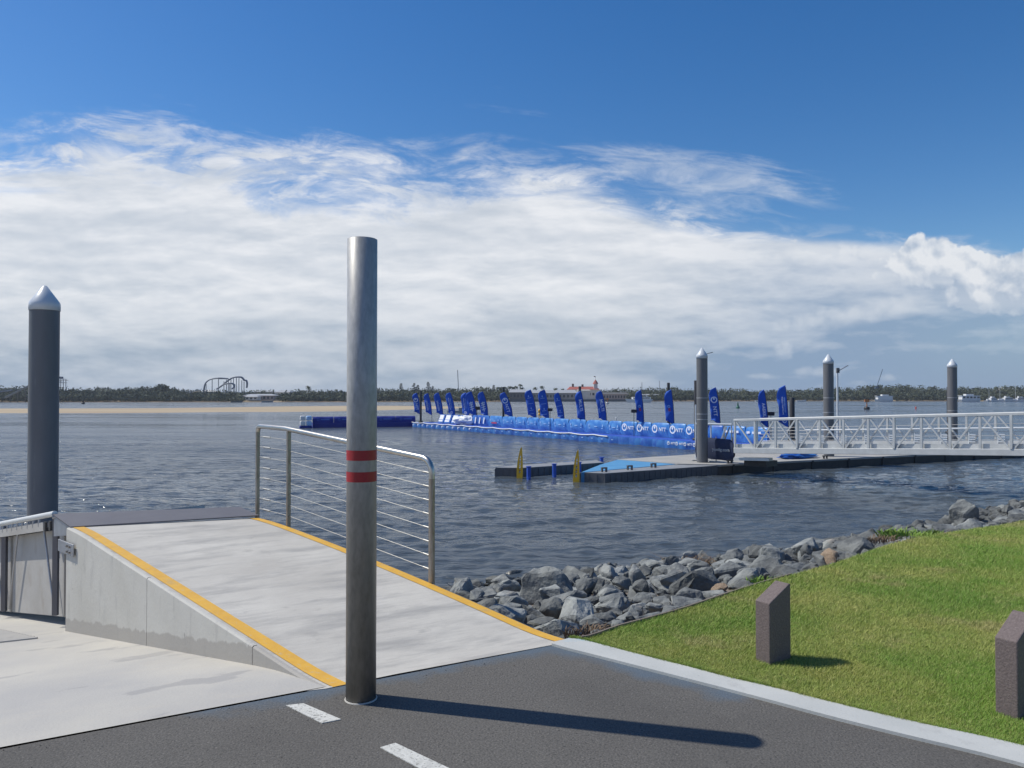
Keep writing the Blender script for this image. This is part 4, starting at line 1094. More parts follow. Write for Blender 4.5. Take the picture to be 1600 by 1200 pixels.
# inflated banner panels
def build_panels():
    edges = [735.5, 765, 785, 806, 824, 842.5, 865, 889, 916, 951, 972, 996, 1018, 1047, 1072, 1100, 1130, 1165, 1200]
    kinds = ['stripe', 'pink', 'mark', 'mark', 'mark', 'mark', 'mark', 'mark', 'mark', 'mark', 'ntt', 'ntt', 'ntt', 'ntt', 'ntt', 'plain', 'white', 'white']
    words = ['dark blue with white slashes, at the left end', 'blue with faint pink print, second from the left end', 'light blue, below the flag with ring logo', 'light blue, left of the flag pair with pale crests',
             'light blue, below the first crest flag', 'light blue, below the yellow marker', 'light blue, below the second crest flag', 'light blue, below the third crest flag', 'light blue, below the left white-lettered flag',
             'light blue, below the right white-lettered flag', 'blue with the leftmost large ring logo and NTT', 'blue with ring logo, just left of the red-print flag', 'blue with ring logo, below the left red-print flag', 'blue with ring logo and NTT, below the right red-print flag',
             'blue with ring logo and NTT, nearest the pile', 'plain blue, behind the white railing', 'blue with white print, behind the start of the truss', 'blue with white print, seen through the truss']
    for i, (a, b_) in enumerate(zip(edges[:-1], edges[1:])):
        pa, ta = back_at(a); pb, tb = back_at(b_); Ln = tb - ta
        root = empty('banner_panel', (pa.x, pa.y, WZ)); tag(root, 'inflated banner panel, ' + words[i], 'banner', 'inflated blue banner panels on the event pontoon')
        nx, nz = 16, 9; H = .86; d = FDir.to_3d(); n = -FNr.to_3d(); vs = []; fs = []
        for k in range(nx + 1):
            u = k / nx; rd = min(1, u / (.35 if i > 1 else .2)); top = H * (.80 + .20 * math.sqrt(max(0, 1 - (1 - rd) ** 2)))
            top *= 1 - .02 * (u > .93)
            for j in range(nz + 1):
                v = j / nz; bul = .16 * math.sin(math.pi * min(1, v * .9 + .06)) * (.45 + .55 * math.sin(math.pi * min(1, .08 + u * .9)))
                p = d * (u * Ln * .992) + n * bul; vs.append((p.x, p.y, .02 + (top - .02) * v))
        nb = len(vs)
        for k in range(nx + 1):
            for j in range(nz + 1):
                x, y, z = vs[k * (nz + 1) + j]; v = j / nz; u = k / nx; p = d * (u * Ln * .992) - n * (.12 * math.sin(math.pi * v) + .01); vs.append((p.x, p.y, z))
        m = nz + 1
        for k in range(nx):
            for j in range(nz):
                q = k * m + j; fs.append((q, q + m, q + m + 1, q + 1)); fs.append((nb + q, nb + q + 1, nb + q + m + 1, nb + q + m))
            fs.append((k * m + nz, (k + 1) * m + nz, nb + (k + 1) * m + nz, nb + k * m + nz))
        for k in (0, nx):
            for j in range(nz): fs.append((k * m + j, k * m + j + 1, nb + k * m + j + 1, nb + k * m + j))
        skin = mesh_obj('panel_skin', vs, fs, M_['vinyl2' if kinds[i] in ('stripe', 'plain') else 'vinyl'], root, smooth=True)
        off = n * .175
        z = Vector((0, 0, 1)); kd = kinds[i]
        if kd == 'ntt':
            r = .235
            ring_logo(skin, d * (Ln * .30) + n * .185 + z * .50, d, z, min(r, Ln * .20), M_['white_print'])
            put_text(skin, 'NTT', .40 if Ln > 1.6 else .3, M_['white_print'], d * (Ln * .70) + n * .18 + z * .47, basis(d, z), .15)
        elif kd == 'stripe':
            mb = MB()
            for q in range(4):
                x0 = Ln * (.12 + .22 * q); mb.bar(d * x0 + n * .19 + z * .18, d * (x0 + .16) + n * .19 + z * .68, .012, .16, up=tuple(d))
            mb.build('white_slash', M_['white_print'], skin)
        elif kd in ('mark', 'pink'):
            mb = MB(); mt = M_['pale_print']
            for u, w_, h_, zz in ((.22, .07, .16, .52), (.24, .16, .035, .33), (.52, .30, .05, .44), (.82, .07, .16, .52), (.80, .16, .035, .33)):
                mb.bar(d * (Ln * u - w_ / 2) + n * .175 + z * zz, d * (Ln * u + w_ / 2) + n * .175 + z * zz, .01, h_)
            mb.build('pale_print', mt, skin)
            if kd == 'pink':
                mb = MB(); mb.bar(d * (Ln * .3) + n * .185 + z * .30, d * (Ln * .7) + n * .185 + z * .30, .01, .12); mb.build('pink_print', M_['red_print'], skin)
        elif kd == 'white':
            mb = MB()
            for u in (.15, .40, .65):
                mb.bar(d * (Ln * u) + n * .185 + z * .55, d * (Ln * (u + .14)) + n * .185 + z * .57, .01, .12)
            mb.build('white_print', M_['white_print'], skin)
build_panels()
# white patterned A-frames between the left end and the striped panel
for i, (a, b_) in enumerate(((683.5, 692), (693, 702.5), (704, 713.5), (715, 726))):
    pa, ta = back_at(a, -.25); pb, tb = back_at(b_, -.25); Ln = tb - ta; d = FDir.to_3d(); n = -FNr.to_3d(); z = Vector((0, 0, 1))
    root = empty('frame_banner', (pa.x, pa.y, WZ)); tag(root, ['upright white and blue frame banner, first of four beside the third flag', 'white and blue frame banner, second of four left of the striped panel', 'white and blue frame banner, third of four below the thin-lettered flag', 'slumping white and blue frame banner, last of four, nearest the striped panel'][i], 'banner', 'white frame banners on the event pontoon')
    mb = MB(); lean = .25
    mb.add([Vector((0, 0, .05)), d * Ln + z * .05, d * (Ln * (1.0 + lean * .3)) + z * .80 - n * .25, d * (Ln * lean * .6) + z * .80 - n * .25,
            Vector((0, 0, .05)) - n * .5, d * Ln + z * .05 - n * .5, d * (Ln * (1.0 + lean * .3)) + z * .80 - n * .27, d * (Ln * lean * .6) + z * .80 - n * .27],
           [(0, 1, 2, 3), (4, 7, 6, 5), (3, 2, 6, 7), (0, 3, 7, 4), (1, 5, 6, 2)])
    mb.build('cover', M_['vinyl2'], root)
    mb = MB()
    for z0, z1 in ((.15, .30), (.34, .74)):
        p = lambda u, zz: d * (Ln * u + Ln * lean * .4 * zz) + z * zz - n * (zz - .05) * .333 + n * .02
        mb.add([p(.12, z0), p(.84, z0), p(.84, z1), p(.12, z1)], [(0, 1, 2, 3)])
    mb.build('white_print', M_['white_print'], root)
# crumpled white cover
pa, ta = back_at(729, -.2)
bm = bmesh.new(); bmesh.ops.create_icosphere(bm, subdivisions=4, radius=1)
for v in bm.verts:
    k = 1 + .35 * mnoise.noise(v.co * 1.7) + .15 * mnoise.noise(v.co * 5); v.co = Vector((v.co.x * 1.1 * k, v.co.y * .8 * k, max(-.05, v.co.z * .42 * k + .36)))
me = bpy.data.meshes.new('tarpaulin'); bm.to_mesh(me); bm.free(); me.materials.append(M_['white_print'])
o = bpy.data.objects.new('tarpaulin', me); COL.objects.link(o); o.location = (pa.x, pa.y, WZ); tag(o, 'crumpled white cover heaped on the event pontoon beside the striped blue panel', 'tarpaulin')

# dark blue barrier at the far left
def build_left_barrier():
    A = Vector(G(489, 668.5, WL)); B = Vector(G(651, 666.5, WL)); d2 = (B - A); L = d2.length; d2.normalize(); n2 = Vector((-d2.y, d2.x)); d = d2.to_3d(); n = -n2.to_3d(); z = Vector((0, 0, 1))
    root = empty('blue_pontoon', (A.x, A.y, WL)); tag(root, 'dark blue floating barrier pontoon far out on the river behind the steel pole', 'pontoon')
    mb = MB(); mb.bar(Vector((0, 0, .1)) - n * .8, d * L + z * .1 - n * .8, 1.5, .62); mb.build('float_rows', M_['flag_dark'], root)
    k = int(L / 1.6); 
    for i in range(k):
        mb = MB(); a = d * (L * i / k + .03); c = d * (L * (i + 1) / k - .03)
        mb.add([a + z * .0 + n * .03, c + z * .0 + n * .03, c + z * .38 + n * .06, a + z * .38 + n * .06], [(0, 1, 2, 3)]); mb.build('skirt_panel', M_['flag_dark'], root)
    k = 5
    for i in range(k):
        r2 = empty('long_banner', (A.x + d.x * L * i / k - n.x * .5, A.y + d.y * L * i / k - n.y * .5, WL + .41))
        tag(r2, ['dark blue long banner at the far left end of the barrier beside the white blocks', 'dark blue long banner, second from the left end of the barrier', 'dark blue long banner hidden mostly behind the steel pole', 'dark blue long banner just right of the steel pole', 'dark blue long banner at the right end of the barrier'][i], 'banner', 'dark blue long banners on the river barrier')
        w = L / k - .04; H = .58
        nx = 10; vs = []; fs = []
        for q in range(nx + 1):
            u = q / nx; b_ = .05 * math.sin(u * math.pi * 3)
            for zz, yy in ((0, .10), (H * .5, .14 + b_), (H, .0), (H, -.06), (0, -.12)): p = d * (u * w) + n * yy; vs.append((p.x, p.y, zz))
        for q in range(nx):
            for j in range(4): a = q * 5 + j; fs.append((a, a + 5, a + 6, a + 1))
        cl = mesh_obj('banner_cloth', vs, fs, M_['flag_dark'], r2, smooth=True)
        ring_logo(cl, d * (w * .25) + n * .22 + z * .32, d, z, .12, M_['dim_print'])
        mb = MB(); mb.bar(d * (w * .38) + n * .22 + z * .32, d * (w * .8) + n * .22 + z * .32, .01, .10); mb.build('faint_print', M_['dim_print'], cl)
    for i, (x, zz) in enumerate(((-.9, 0.0), (-.9, .46))):
        pass
    r3 = empty('marker_blocks', (A.x - .65 * d.x, A.y - .65 * d.y, WL)); tag(r3, 'stack of shiny white and blue blocks at the left end of the blue barrier', 'float blocks')
    for i, (x, zz, mt) in enumerate(((-.25, .30, 'boatwhite'), (-.25, .78, 'boatwhite'), (.30, .78, 'pale_print'), (.30, .30, 'pale_print'), (.02, -.02, 'flag_dark'))):
        mb = MB(); mb.box(d * x + z * (zz + .1), (.44 if i < 4 else 1.1, .9, .40 if i < 4 else .25), math.atan2(d.y, d.x)); mb.build('block' if i < 4 else 'float_base', M_[mt], r3, bevel=.07)
build_left_barrier()

# feather flags
FLAG_OUT = [(0, 0), (-.012, .3), (-.05, .55), (-.11, .78), (-.175, .91), (-.235, .975), (-.29, 1.0), (-.335, .99), (-.36, .95), (-.365, .88), (-.345, .75), (-.31, .58), (-.275, .42), (-.235, .27), (-.19, .18), (-.12, .10)]
def flag_mesh(lean, w, seed, Ht):
    """double-skinned sail shape: right edge runs along the bowed pole"""
    n = 22; vs = []; fs = []; rnd = random.Random(seed); ph = rnd.random() * 6
    def right(v): return -.30 * lean * v ** 2.2 - .02 * v
    def width(v):
        w0 = .26 * w
        if v < .16: return w0 * (v / .16) ** .8
        if v > .80: return w0 * max(.02, math.sqrt(max(0, 1 - ((v - .80) / .20) ** 2))) * 1.0
        return w0
    cols = 7
    for s in (0, 1):
        for i in range(n + 1):
            v = i / n; r = right(v); wd = width(v)
            for c in range(cols + 1):
                u = c / cols; x = r - wd * u; zz = v - (.07 * u * (1 if v < .8 else 0) if v > .16 else .0)
                if v > .8: zz = v - .07 * u * (1 - v) / .2
                y = (.018 if s == 0 else -.018) * math.sin(math.pi * min(1, u * .9 + .05)) + .022 * u * math.sin(v * (6 + ph) + ph) * (.6 + .2 * ph) + .012 * math.sin(v * 21 + u * 5 + ph) * u
                vs.append((x * Ht, -y * Ht, zz * Ht))
    m = cols + 1; nb = m * (n + 1)
    for i in range(n):
        for c in range(cols):
            a = i * m + c; fs.append((a, a + m, a + m + 1, a + 1)); fs.append((nb + a, nb + a + 1, nb + a + m + 1, nb + a + m))
        for c in (0, cols):
            a = i * m + c; fs.append((a, a + m, nb + a + m, nb + a))
    return vs, fs, right
def build_flag(pt, pb, D, kind, label, w=1.0, rz=0.0, lit=None):
    bot = W(pb[0], pb[1], D); top = W(pt[0], pt[1], D); Ht = top.z - bot.z + .02
    lean = max(.05, -(top.x - bot.x) / Ht - .13) / .30
    root = empty('feather_flag', (bot.x, D, WZ if D > 38 else DZ), rz); tag(root, label, 'flag', 'blue feather flags over the event pontoon')
    zb = bot.z - root.location.z
    vs, fs, right = flag_mesh(lean, w, pt[0], Ht)
    vs = [(x, y, z + zb) for x, y, z in vs]
    cloth = mesh_obj('flag_cloth', vs, fs, M_['flag'], root, smooth=True)
    mb = MB(); pts = [(0.02, 0, 0), (.02, 0, zb)] + [((right(v) + .008) * Ht, 0, zb + v * Ht * .99) for v in (.1, .25, .4, .55, .7, .8, .9, .97)]
    mb.tube(pts, [.024, .022] + [.018] * 4 + [.012] * 4, 6); mb.build('flag_pole', M_['black'], root)
    mb = MB(); mb.box((0, 0, .03), (.5, .08, .04)); mb.box((0, 0, .032), (.08, .5, .04)); mb.build('cross_base', M_['black'], root)
    def at(u, v):      # point in front of the cloth
        wd = .26 * w; return Vector(((right(v) - wd * u) * Ht, -.055 * Ht, zb + (v - .07 * u) * Ht))
    def updir(v0, v1): return (at(.5, v1) - at(.5, v0)).normalized()
    Y = updir(.35, .65); X = Vector((0, -1, 0)).cross(Y) * -1
    X = Y.cross(Vector((0, -1, 0))); 
    B = basis(-Y, X)       # text reads downward
    if kind == 'ntt':
        ring_logo(cloth, at(.5, .70), X, Y, .10 * Ht * w, M_['white_print'])
        put_text(cloth, 'NTT', .155 * Ht * w, M_['white_print'], at(.52, .40), B)
    elif kind == 'text2':
        put_text(cloth, 'SANDERS', .105 * Ht * w, M_['white_print'], at(.62, .47), B)
        put_text(cloth, 'gold coast 2018', .045 * Ht * w, M_['pale_print'], at(.25, .42), B)
    elif kind == 'thin':
        put_text(cloth, 'WORLD TRIATHLON', .052 * Ht * w, M_['white_print'], at(.62, .56), B)
        put_text(cloth, 'SERIES GOLD COAST', .045 * Ht * w, M_['pale_print'], at(.38, .56), B)
        ring_logo(cloth, at(.5, .19), X, Y, .055 * Ht * w, M_['white_print'])
    elif kind == 'hash':
        mb = MB(); c = at(.5, .44)
        mb.bar(c - Y * .19 * Ht, c + Y * .19 * Ht, .035 * Ht, .01, up=(0, 1, 0))
        for k in (-.12, -.03, .06, .13):
            mb.bar(c + Y * k * Ht - X * .075 * Ht, c + Y * (k + .03) * Ht + X * .075 * Ht, .034 * Ht, .01, up=(0, 1, 0))
        mb.build('emblem', M_['white_print'], cloth)
    elif kind == 'crest':
        mb = MB()
        for v in (.80, .38):
            c = at(.5, v); mb.bar(c - Y * .025 * Ht, c + Y * .03 * Ht, .03 * Ht, .008, up=(0, 1, 0)); c2 = at(.5, v - .06); mb.bar(c2 - X * .07 * Ht, c2 + X * .07 * Ht, .012 * Ht, .008, up=(0, 1, 0))
        c2 = at(.5, .55); mb.bar(c2 - X * .09 * Ht, c2 + X * .09 * Ht, .012 * Ht, .008, up=(0, 1, 0)); c2 = at(.5, .20); mb.bar(c2 - X * .08 * Ht, c2 + X * .08 * Ht, .012 * Ht, .008, up=(0, 1, 0))
        mb.build('crest_print', M_['pale_print'], cloth)
    elif kind == 'multi':
        put_text(cloth, 'MULTI', .15 * Ht * w, M_['white_print'], at(.42, .56), B)
        put_text(cloth, 'sport', .075 * Ht * w, M_['pale_print'], at(.82, .42), B)
    elif kind == 'red':
        mb = MB(); c = at(.5, .42)
        mb.bar(c, c + Y * .09 * Ht, .06 * Ht, .008, up=(0, 1, 0)); mb.build('red_emblem', M_['red_print'], cloth)
        ring_logo(cloth, at(.55, .56), X, Y, .04 * Ht, M_['pale_print'])
    elif kind == 'script':
        put_text(cloth, 'AASXK', .15 * Ht * w, M_['white_print'], at(.5, .50), B)
    return root
FL = [((647.5, 614), (657, 648), 'ntt', 'leftmost blue feather flag with ring logo and NTT beside a thin dark pile', 1.0),
      ((665, 614.5), (674.5, 648.5), 'text2', 'blue feather flag with white lettering, immediately right of the thin dark pile', 1.0),
      ((681, 613.5), (692, 649.5), 'text2', 'blue feather flag with white lettering, third from the left end, above the frame banners', 1.0),
      ((699, 613), (711, 650.5), 'thin', 'blue feather flag with thin lettering over a small ring, in front of the moored barge', 1.0),
      ((724, 613.5), (732.5, 650.5), 'thin', 'blue feather flag with thin lettering, partly covered by the flag with a hash emblem', 1.0),
      ((732, 612), (744.5, 651), 'hash', 'blue feather flag with a white hash emblem overlapping its left neighbour', 1.15),
      ((750, 612), (762.5, 651.5), 'hash', 'blue feather flag with a white hash emblem standing alone', 1.05),
      ((784, 613), (800.6, 652.5), 'ntt', 'strongly leaning blue feather flag with ring logo and NTT in front of a dark pile', 1.1),
      ((824, 609), (837.8, 654), 'crest', 'blue feather flag with pale crests, left of the yellow marker', 1.05),
      ((846, 609), (857.5, 655), 'crest', 'blue feather flag with pale crests, right beside the yellow marker', 1.05),
      ((867.5, 613.5), (881.5, 657), 'crest', 'slimmer blue feather flag with pale crests, right of the flag beside the yellow marker', .85),
      ((902.5, 611), (914, 659), 'multi', 'blue feather flag with bold white letters in front of a dark pile', .9),
      ((934, 610.5), (947.5, 659.5), 'multi', 'blue feather flag with bold white letters in front of the red-roofed building end', .9),
      ((995.5, 609.5), (1005.8, 663), 'red', 'narrow blue feather flag with faint red print in front of the white motor yacht', .78),
      ((1044, 609), (1053, 664), 'red', 'blue feather flag with a small red emblem in front of a dark grey pile', .85),
      ((1112, 605.5), (1125, 664), 'ntt', 'blue feather flag with ring logo and NTT just right of the pontoon pile', .85),
      ((1187, 609), (1200, 668), 'script', 'leaning blue feather flag with white script letters above the truss gangway', .75),
      ((1222, 602.5), (1231.5, 668), 'thin', 'tall upright blue feather flag beside the short black pile', .85)]
for pt, pb, kd, lb, w in FL:
    if pb[0] < 1060: D = back_at(pb[0], .25)[0].y
    else: D = {1125: 42.5, 1200: 40.5, 1231.5: 39.5}[pb[0]]
    build_flag(pt, pb, D, kd, lb, w, R(random.uniform(-8, 8)))

# bundled blue banner cloth on the pontoon under the gangway
bm = bmesh.new(); bmesh.ops.create_icosphere(bm, subdivisions=4, radius=1)
for v in bm.verts:
    k = 1 + .4 * mnoise.noise(v.co * 2.1) + .2 * mnoise.noise(v.co * 6); v.co = Vector((v.co.x * .9 * k, v.co.y * .30 * k, max(-.02, v.co.z * .14 * k + .10)))
me = bpy.data.meshes.new('folded_banner'); bm.to_mesh(me); bm.free(); me.materials.append(M_['vinyl2'])
o = bpy.data.objects.new('folded_banner', me); COL.objects.link(o); x, y = G(1248, 716, DZ); o.location = (x, y, DZ); o.rotation_euler = (0, 0, R(26)); tag(o, 'heap of folded blue banner cloth lying on the pontoon under the truss gangway', 'banner heap')

# ------------------------------------------------------------------ water
def build_water():
    ys = 5.0 * (62 / 5.0) ** np.linspace(0, 1, 460); us = np.linspace(-1, 1, 720)
    U, Y = np.meshgrid(us, ys); X = 4 + U * (8 + .86 * Y); Z = np.zeros_like(X)
    rng = np.random.default_rng(3)
    for k in range(60):
        lam = .28 * (1.9 / .28) ** rng.random(); th = R(92) + rng.normal() * .6; kk = 2 * math.pi / lam
        amp = .0046 * lam ** .72 * (.5 + 1.0 * rng.random()); ph = rng.random() * 7
        wob = .9 * np.sin(.41 * X + .53 * Y + k) + .7 * np.sin(.31 * Y - .27 * X + 2 * k)
        arg = kk * (X * math.cos(th) + Y * math.sin(th)) + ph + wob
        Z += amp * (np.sin(arg) + .3 * np.cos(2 * arg)) * (.6 + .4 * np.sin(.23 * X + .31 * Y + k * 1.7)) * np.clip(1.6 - Y / (lam * 55), 0, 1)
    fade = np.clip((1 - np.abs(U)) / .05, 0, 1) * np.clip((62 - Y) / 14, 0, 1) * np.clip((Y - 5) / .5, 0, 1)
    Z = WL + Z * fade
    ny, nx = X.shape; v = np.stack([X.ravel(), Y.ravel(), Z.ravel()], 1)
    i = np.arange(nx * ny).reshape(ny, nx); f = np.stack([i[:-1, :-1].ravel(), i[:-1, 1:].ravel(), i[1:, 1:].ravel(), i[1:, :-1].ravel()], 1)
    BIG = 3500; n = len(v)
    v2 = [(-BIG, -BIG, WL), (BIG, -BIG, WL), (BIG, BIG, WL), (-BIG, BIG, WL)] + [(X[a, b], Y[a, b], WL) for a, b in ((0, 0), (0, -1), (-1, -1), (-1, 0))]
    v = np.concatenate([v, np.array(v2)]); f2 = np.array([(0, 1, 5, 4), (1, 2, 6, 5), (2, 3, 7, 6), (3, 0, 4, 7)]) + n
    f = np.concatenate([f, f2])
    tag(mesh_obj('water', v, f, M_['water'], smooth=True), kind='structure')
build_water()

# ------------------------------------------------------------------ riprap
def rock_mesh(seed):
    rnd = random.Random(seed); bm = bmesh.new()
    a = (1, rnd.uniform(.6, .95), rnd.uniform(.45, .8))
    for i in range(rnd.randint(10, 16)):
        v = Vector((rnd.gauss(0, 1), rnd.gauss(0, 1), rnd.gauss(0, 1))).normalized() * rnd.uniform(.8, 1.1)
        bm.verts.new((v.x * a[0], v.y * a[1], v.z * a[2]))
    r = bmesh.ops.convex_hull(bm, input=bm.verts[:]); bmesh.ops.delete(bm, geom=[g for g in r['geom_interior'] if isinstance(g, bmesh.types.BMVert)], context='VERTS')
    bmesh.ops.bevel(bm, geom=bm.edges[:], offset=.055, segments=1, affect='EDGES', profile=.6)
    bmesh.ops.triangulate(bm, faces=bm.faces[:])
    bmesh.ops.subdivide_edges(bm, edges=[e for e in bm.edges if e.calc_length() > .35], cuts=2, use_grid_fill=True)
    bmesh.ops.triangulate(bm, faces=bm.faces[:])
    bm.normal_update(); off = Vector((seed * 3.1, 7, 1))
    for v in bm.verts:
        v.co += v.normal * (.07 * mnoise.noise(v.co * 2.3 + off) + .035 * mnoise.noise(v.co * 6 + off))
    me = bpy.data.meshes.new('boulder'); bm.to_mesh(me); bm.free(); me.materials.append(M_['rock']); return me
ROCKS = [rock_mesh(i) for i in range(22)]
def bank_z(d, x): return -.07 - float(bank_slope(x)) * d
def build_rocks():
    rng = np.random.default_rng(5); Bv = B0 + VD * .10
    cand = []
    N = 26000
    xs = rng.uniform(-3.5, 19, N); ys = rng.uniform(4.8, 24, N)
    d = dist_line(xs, ys, SHORE); ins = in_poly(xs, ys, LAND)
    # right of the pedestrian ramp and not in the boat ramp area
    side = (xs - Bv.x) * US.y - (ys - Bv.y) * US.x
    dE = dist_line(xs, ys, E)
    ok = (~ins) & (side > .0) & (dE > .10) & (dE < 1.45 / bank_slope(xs))
    pts = [(x, y, dd, sd) for x, y, dd, sd in zip(xs[ok], ys[ok], dE[ok], side[ok])]
    placed = []; grid = {}
    def free(x, y, r):
        gx, gy = int(x // .6), int(y // .6)
        for i in range(gx - 1, gx + 2):
            for j in range(gy - 1, gy + 2):
                for (a, b, rr) in grid.get((i, j), ()):
                    if (x - a) ** 2 + (y - b) ** 2 < ((r + rr) * .80) ** 2: return False
        return True
    big = [(860, 915, .36), (1090, 905, .30), (960, 880, .25), (1040, 895, .26), (1150, 880, .27), (1507, 803, .32), (1090, 880, .25), (1360, 843, .26), (780, 905, .22), (1200, 880, .27), (830, 955, .24), (760, 930, .24), (900, 900, .26)]
    out = []
    for px, py, r in big:
        for dd in np.arange(.1, 6.2, .05):
            pass
        # find where the ray meets the bank
        a, yy, zz = ray(px, py)
        for t in np.arange(4, 26, .05):
            x, y, z = a * t, yy * t, CH + zz * t
            d0 = float(dist_line(np.array([x]), np.array([y]), E)[0])
            if z < bank_z(d0, x) + r * .5 and not in_poly(np.array([x]), np.array([y]), LAND)[0]:
                gx, gy = int(x // .6), int(y // .6); grid.setdefault((gx, gy), []).append((x, y, r)); out.append((x, y, bank_z(d0, x) + r * .22, r, 1)); break
    for layer, (rmin, rmax, lift) in enumerate(((.12, .24, .15), (.08, .15, .25), (.05, .09, .35))):
        for (x, y, dd, sd) in pts:
            t = random.random(); r = rmin + (rmax - rmin) * t ** 1.6
            if dd < .45 and r > .10 + dd * .13: continue
            if sd < r * .8 + .02: continue
            if not free(x, y, r): continue
            grid.setdefault((int(x // .6), int(y // .6)), []).append((x, y, r))
            out.append((x, y, bank_z(dd, x) + r * lift, r, 0))
    # upper storey, so the stones pile up
    grid2 = {}
    for (x, y, dd, sd) in pts[::2]:
        if dd < .9 or dd > 1.0 / float(bank_slope(x)) or sd < .35: continue
        r = random.uniform(.10, .19); gx, gy = int(x // .7), int(y // .7); bad = False
        for i in range(gx - 1, gx + 2):
            for j in range(gy - 1, gy + 2):
                for (a, b, rr) in grid2.get((i, j), ()):
                    if (x - a) ** 2 + (y - b) ** 2 < ((r + rr) * 1.35) ** 2: bad = True
        if bad: continue
        grid2.setdefault((gx, gy), []).append((x, y, r)); out.append((x, y, bank_z(dd, x) + .09 + r * .30, r, 2))
    def vis(o):
        x, y, z, r, _ = o
        if y < 1: return 0
        px = 800 + F * x / y
        if px < 640 or px > 1640: return -1
        return r / y
    out.sort(key=vis, reverse=True)
    G1 = 'blue-grey boulders of the riprap bank'
    base_label = 'angular blue-grey boulder in the riprap bank between the lawn and the water'
    spec = {0: 'large angular boulder with a broad sunlit face, the biggest beside the ramp end of the riprap'}
    ind = out[:300]; rest = out[300:]
    for i, (x, y, z, r, k) in enumerate(ind):
        me = ROCKS[i % len(ROCKS)]; o = bpy.data.objects.new('boulder', me); COL.objects.link(o)
        sc = r * 1.18; o.location = (x, y, z); o.rotation_euler = (random.uniform(-.35, .35), random.uniform(-.35, .35), random.uniform(0, 6.28)); o.scale = (sc * random.uniform(.9, 1.2), sc * random.uniform(.8, 1.1), sc * random.uniform(.8, 1.15))
        tag(o, base_label, 'boulder', G1)
    # remaining stones as one mass
    V = []; Fc = []; n = 0
    base = []
    for me in ROCKS:
        co = np.empty(len(me.vertices) * 3); me.vertices.foreach_get('co', co); co = co.reshape(-1, 3)
        ids = np.empty(len(me.polygons) * 3, dtype=np.int32)
        me.loops.foreach_get('vertex_index', ids) if len(me.loops) == len(ids) else None
        base.append((co, ids.reshape(-1, 3)))
    for i, (x, y, z, r, k) in enumerate(rest):
        co, ids = base[i % len(base)]
        rot = np.array(Matrix.Rotation(random.uniform(0, 6.28), 3, 'Z') @ Matrix.Rotation(random.uniform(-.5, .5), 3, 'X')); p = (co * r * 1.15) @ rot.T + np.array([x, y, z])
        V.append(p); Fc.append(ids + n); n += len(p)
    # small rubble near the lawn edge and in the gaps
    for i in range(2600):
        x, y, dd, sd = pts[i % len(pts)]; x += random.uniform(-.2, .2); y += random.uniform(-.2, .2)
        if sd < .06: continue
        if in_poly(np.array([x]), np.array([y]), LAND)[0]: continue
        r = random.uniform(.02, .055); co, ids = base[i % len(base)]; dd = float(dist_line(np.array([x]), np.array([y]), E)[0])
        p = co * r + np.array([x, y, bank_z(dd, x) + r * .3 + (.05 if dd > .3 else 0)]); V.append(p); Fc.append(ids + n); n += len(p)
    tag(mesh_obj('rubble', np.concatenate(V), np.concatenate(Fc), M_['rock']), 'small grey stones and rubble filling the gaps of the riprap bank', 'rubble', kind='stuff')
    print('rocks', len(out), 'ind', len(ind))
build_rocks()
def single_rock(px, py, r, m, label, z=-.1, sc=(1, 1, 1), seed=5):
    x, y = G(px, py, z); me = ROCKS[seed].copy(); me.materials.clear(); me.materials.append(M_[m]); o = bpy.data.objects.new('boulder', me); COL.objects.link(o)
    o.location = (x, y, z); o.scale = [r * k for k in sc]; o.rotation_euler = (.2, .1, seed); tag(o, label, 'boulder')
single_rock(1124, 924, .11, 'rock_tan', 'small tan coloured stone among the grey boulders behind the farther lawn bollard', -.12, seed=3)
single_rock(1298, 872, .15, 'rock_tan', 'tan stone against the lawn edge halfway along the riprap', -.10, seed=8)
single_rock(1456, 837, .2, 'rock_tan', 'flat reddish stone in front of the green weeds at the lawn edge', -.08, (1.5, 1, .4), seed=10)
single_rock(1507, 806, .40, 'rock', 'upright pale boulder standing taller than its neighbours at the far right of the riprap', -.25, (.65, .6, 1.15), seed=12)

# timber edging along the lawn
pts = [Vector((x, y, .012)) for x, y in E[2:22]]
mb = MB()
for a, b_ in zip(pts[:-1], pts[1:]): mb.bar(a, b_, .014, .035)
tag(mb.build('garden_edging', M_['timber']), 'thin weathered timber edging between the lawn and the boulders', 'edging')

# driftwood brush, weeds
def tuft(name, px, py, z, n, h, spread, m, label, cat, w=.006, droop=.5):
    x0, y0 = G(px, py, z); mb = MB()
    for i in range(n):
        a = random.uniform(0, 6.28); r = spread * math.sqrt(random.random()); bx, by = r * math.cos(a), r * math.sin(a) * .6
        hh = h * random.uniform(.4, 1); dx, dy = random.gauss(0, droop) * hh, random.gauss(0, droop) * hh
        p0 = Vector((bx, by, -.02)); p1 = Vector((bx + dx * .4, by + dy * .4, hh * .6)); p2 = Vector((bx + dx, by + dy, hh))
        s = Vector((math.cos(a), math.sin(a), 0)) * w
        mb.add([p0 - s, p0 + s, p1 + s * .8, p1 - s * .8, p2], [(0, 1, 2, 3), (3, 2, 4)])
    tag(mb.build(name, M_[m], loc=(x0, y0, z)), label, cat)
tuft('driftwood', 1092, 884, -.72, 240, .13, .42, 'twig', 'tangled heap of brown driftwood twigs on the boulders near the waterline', 'driftwood', .007, 2.2)
tuft('weed_tuft', 1422, 838, -.08, 260, .10, .36, 'weed', 'bright green weeds growing at the lawn edge among the farther boulders', 'weed', .012, .6)
tuft('weed_tuft', 1198, 912, -.06, 110, .07, .18, 'weed', 'small green weed tuft beside the farther lawn bollard at the rock edge', 'weed', .010, .7)
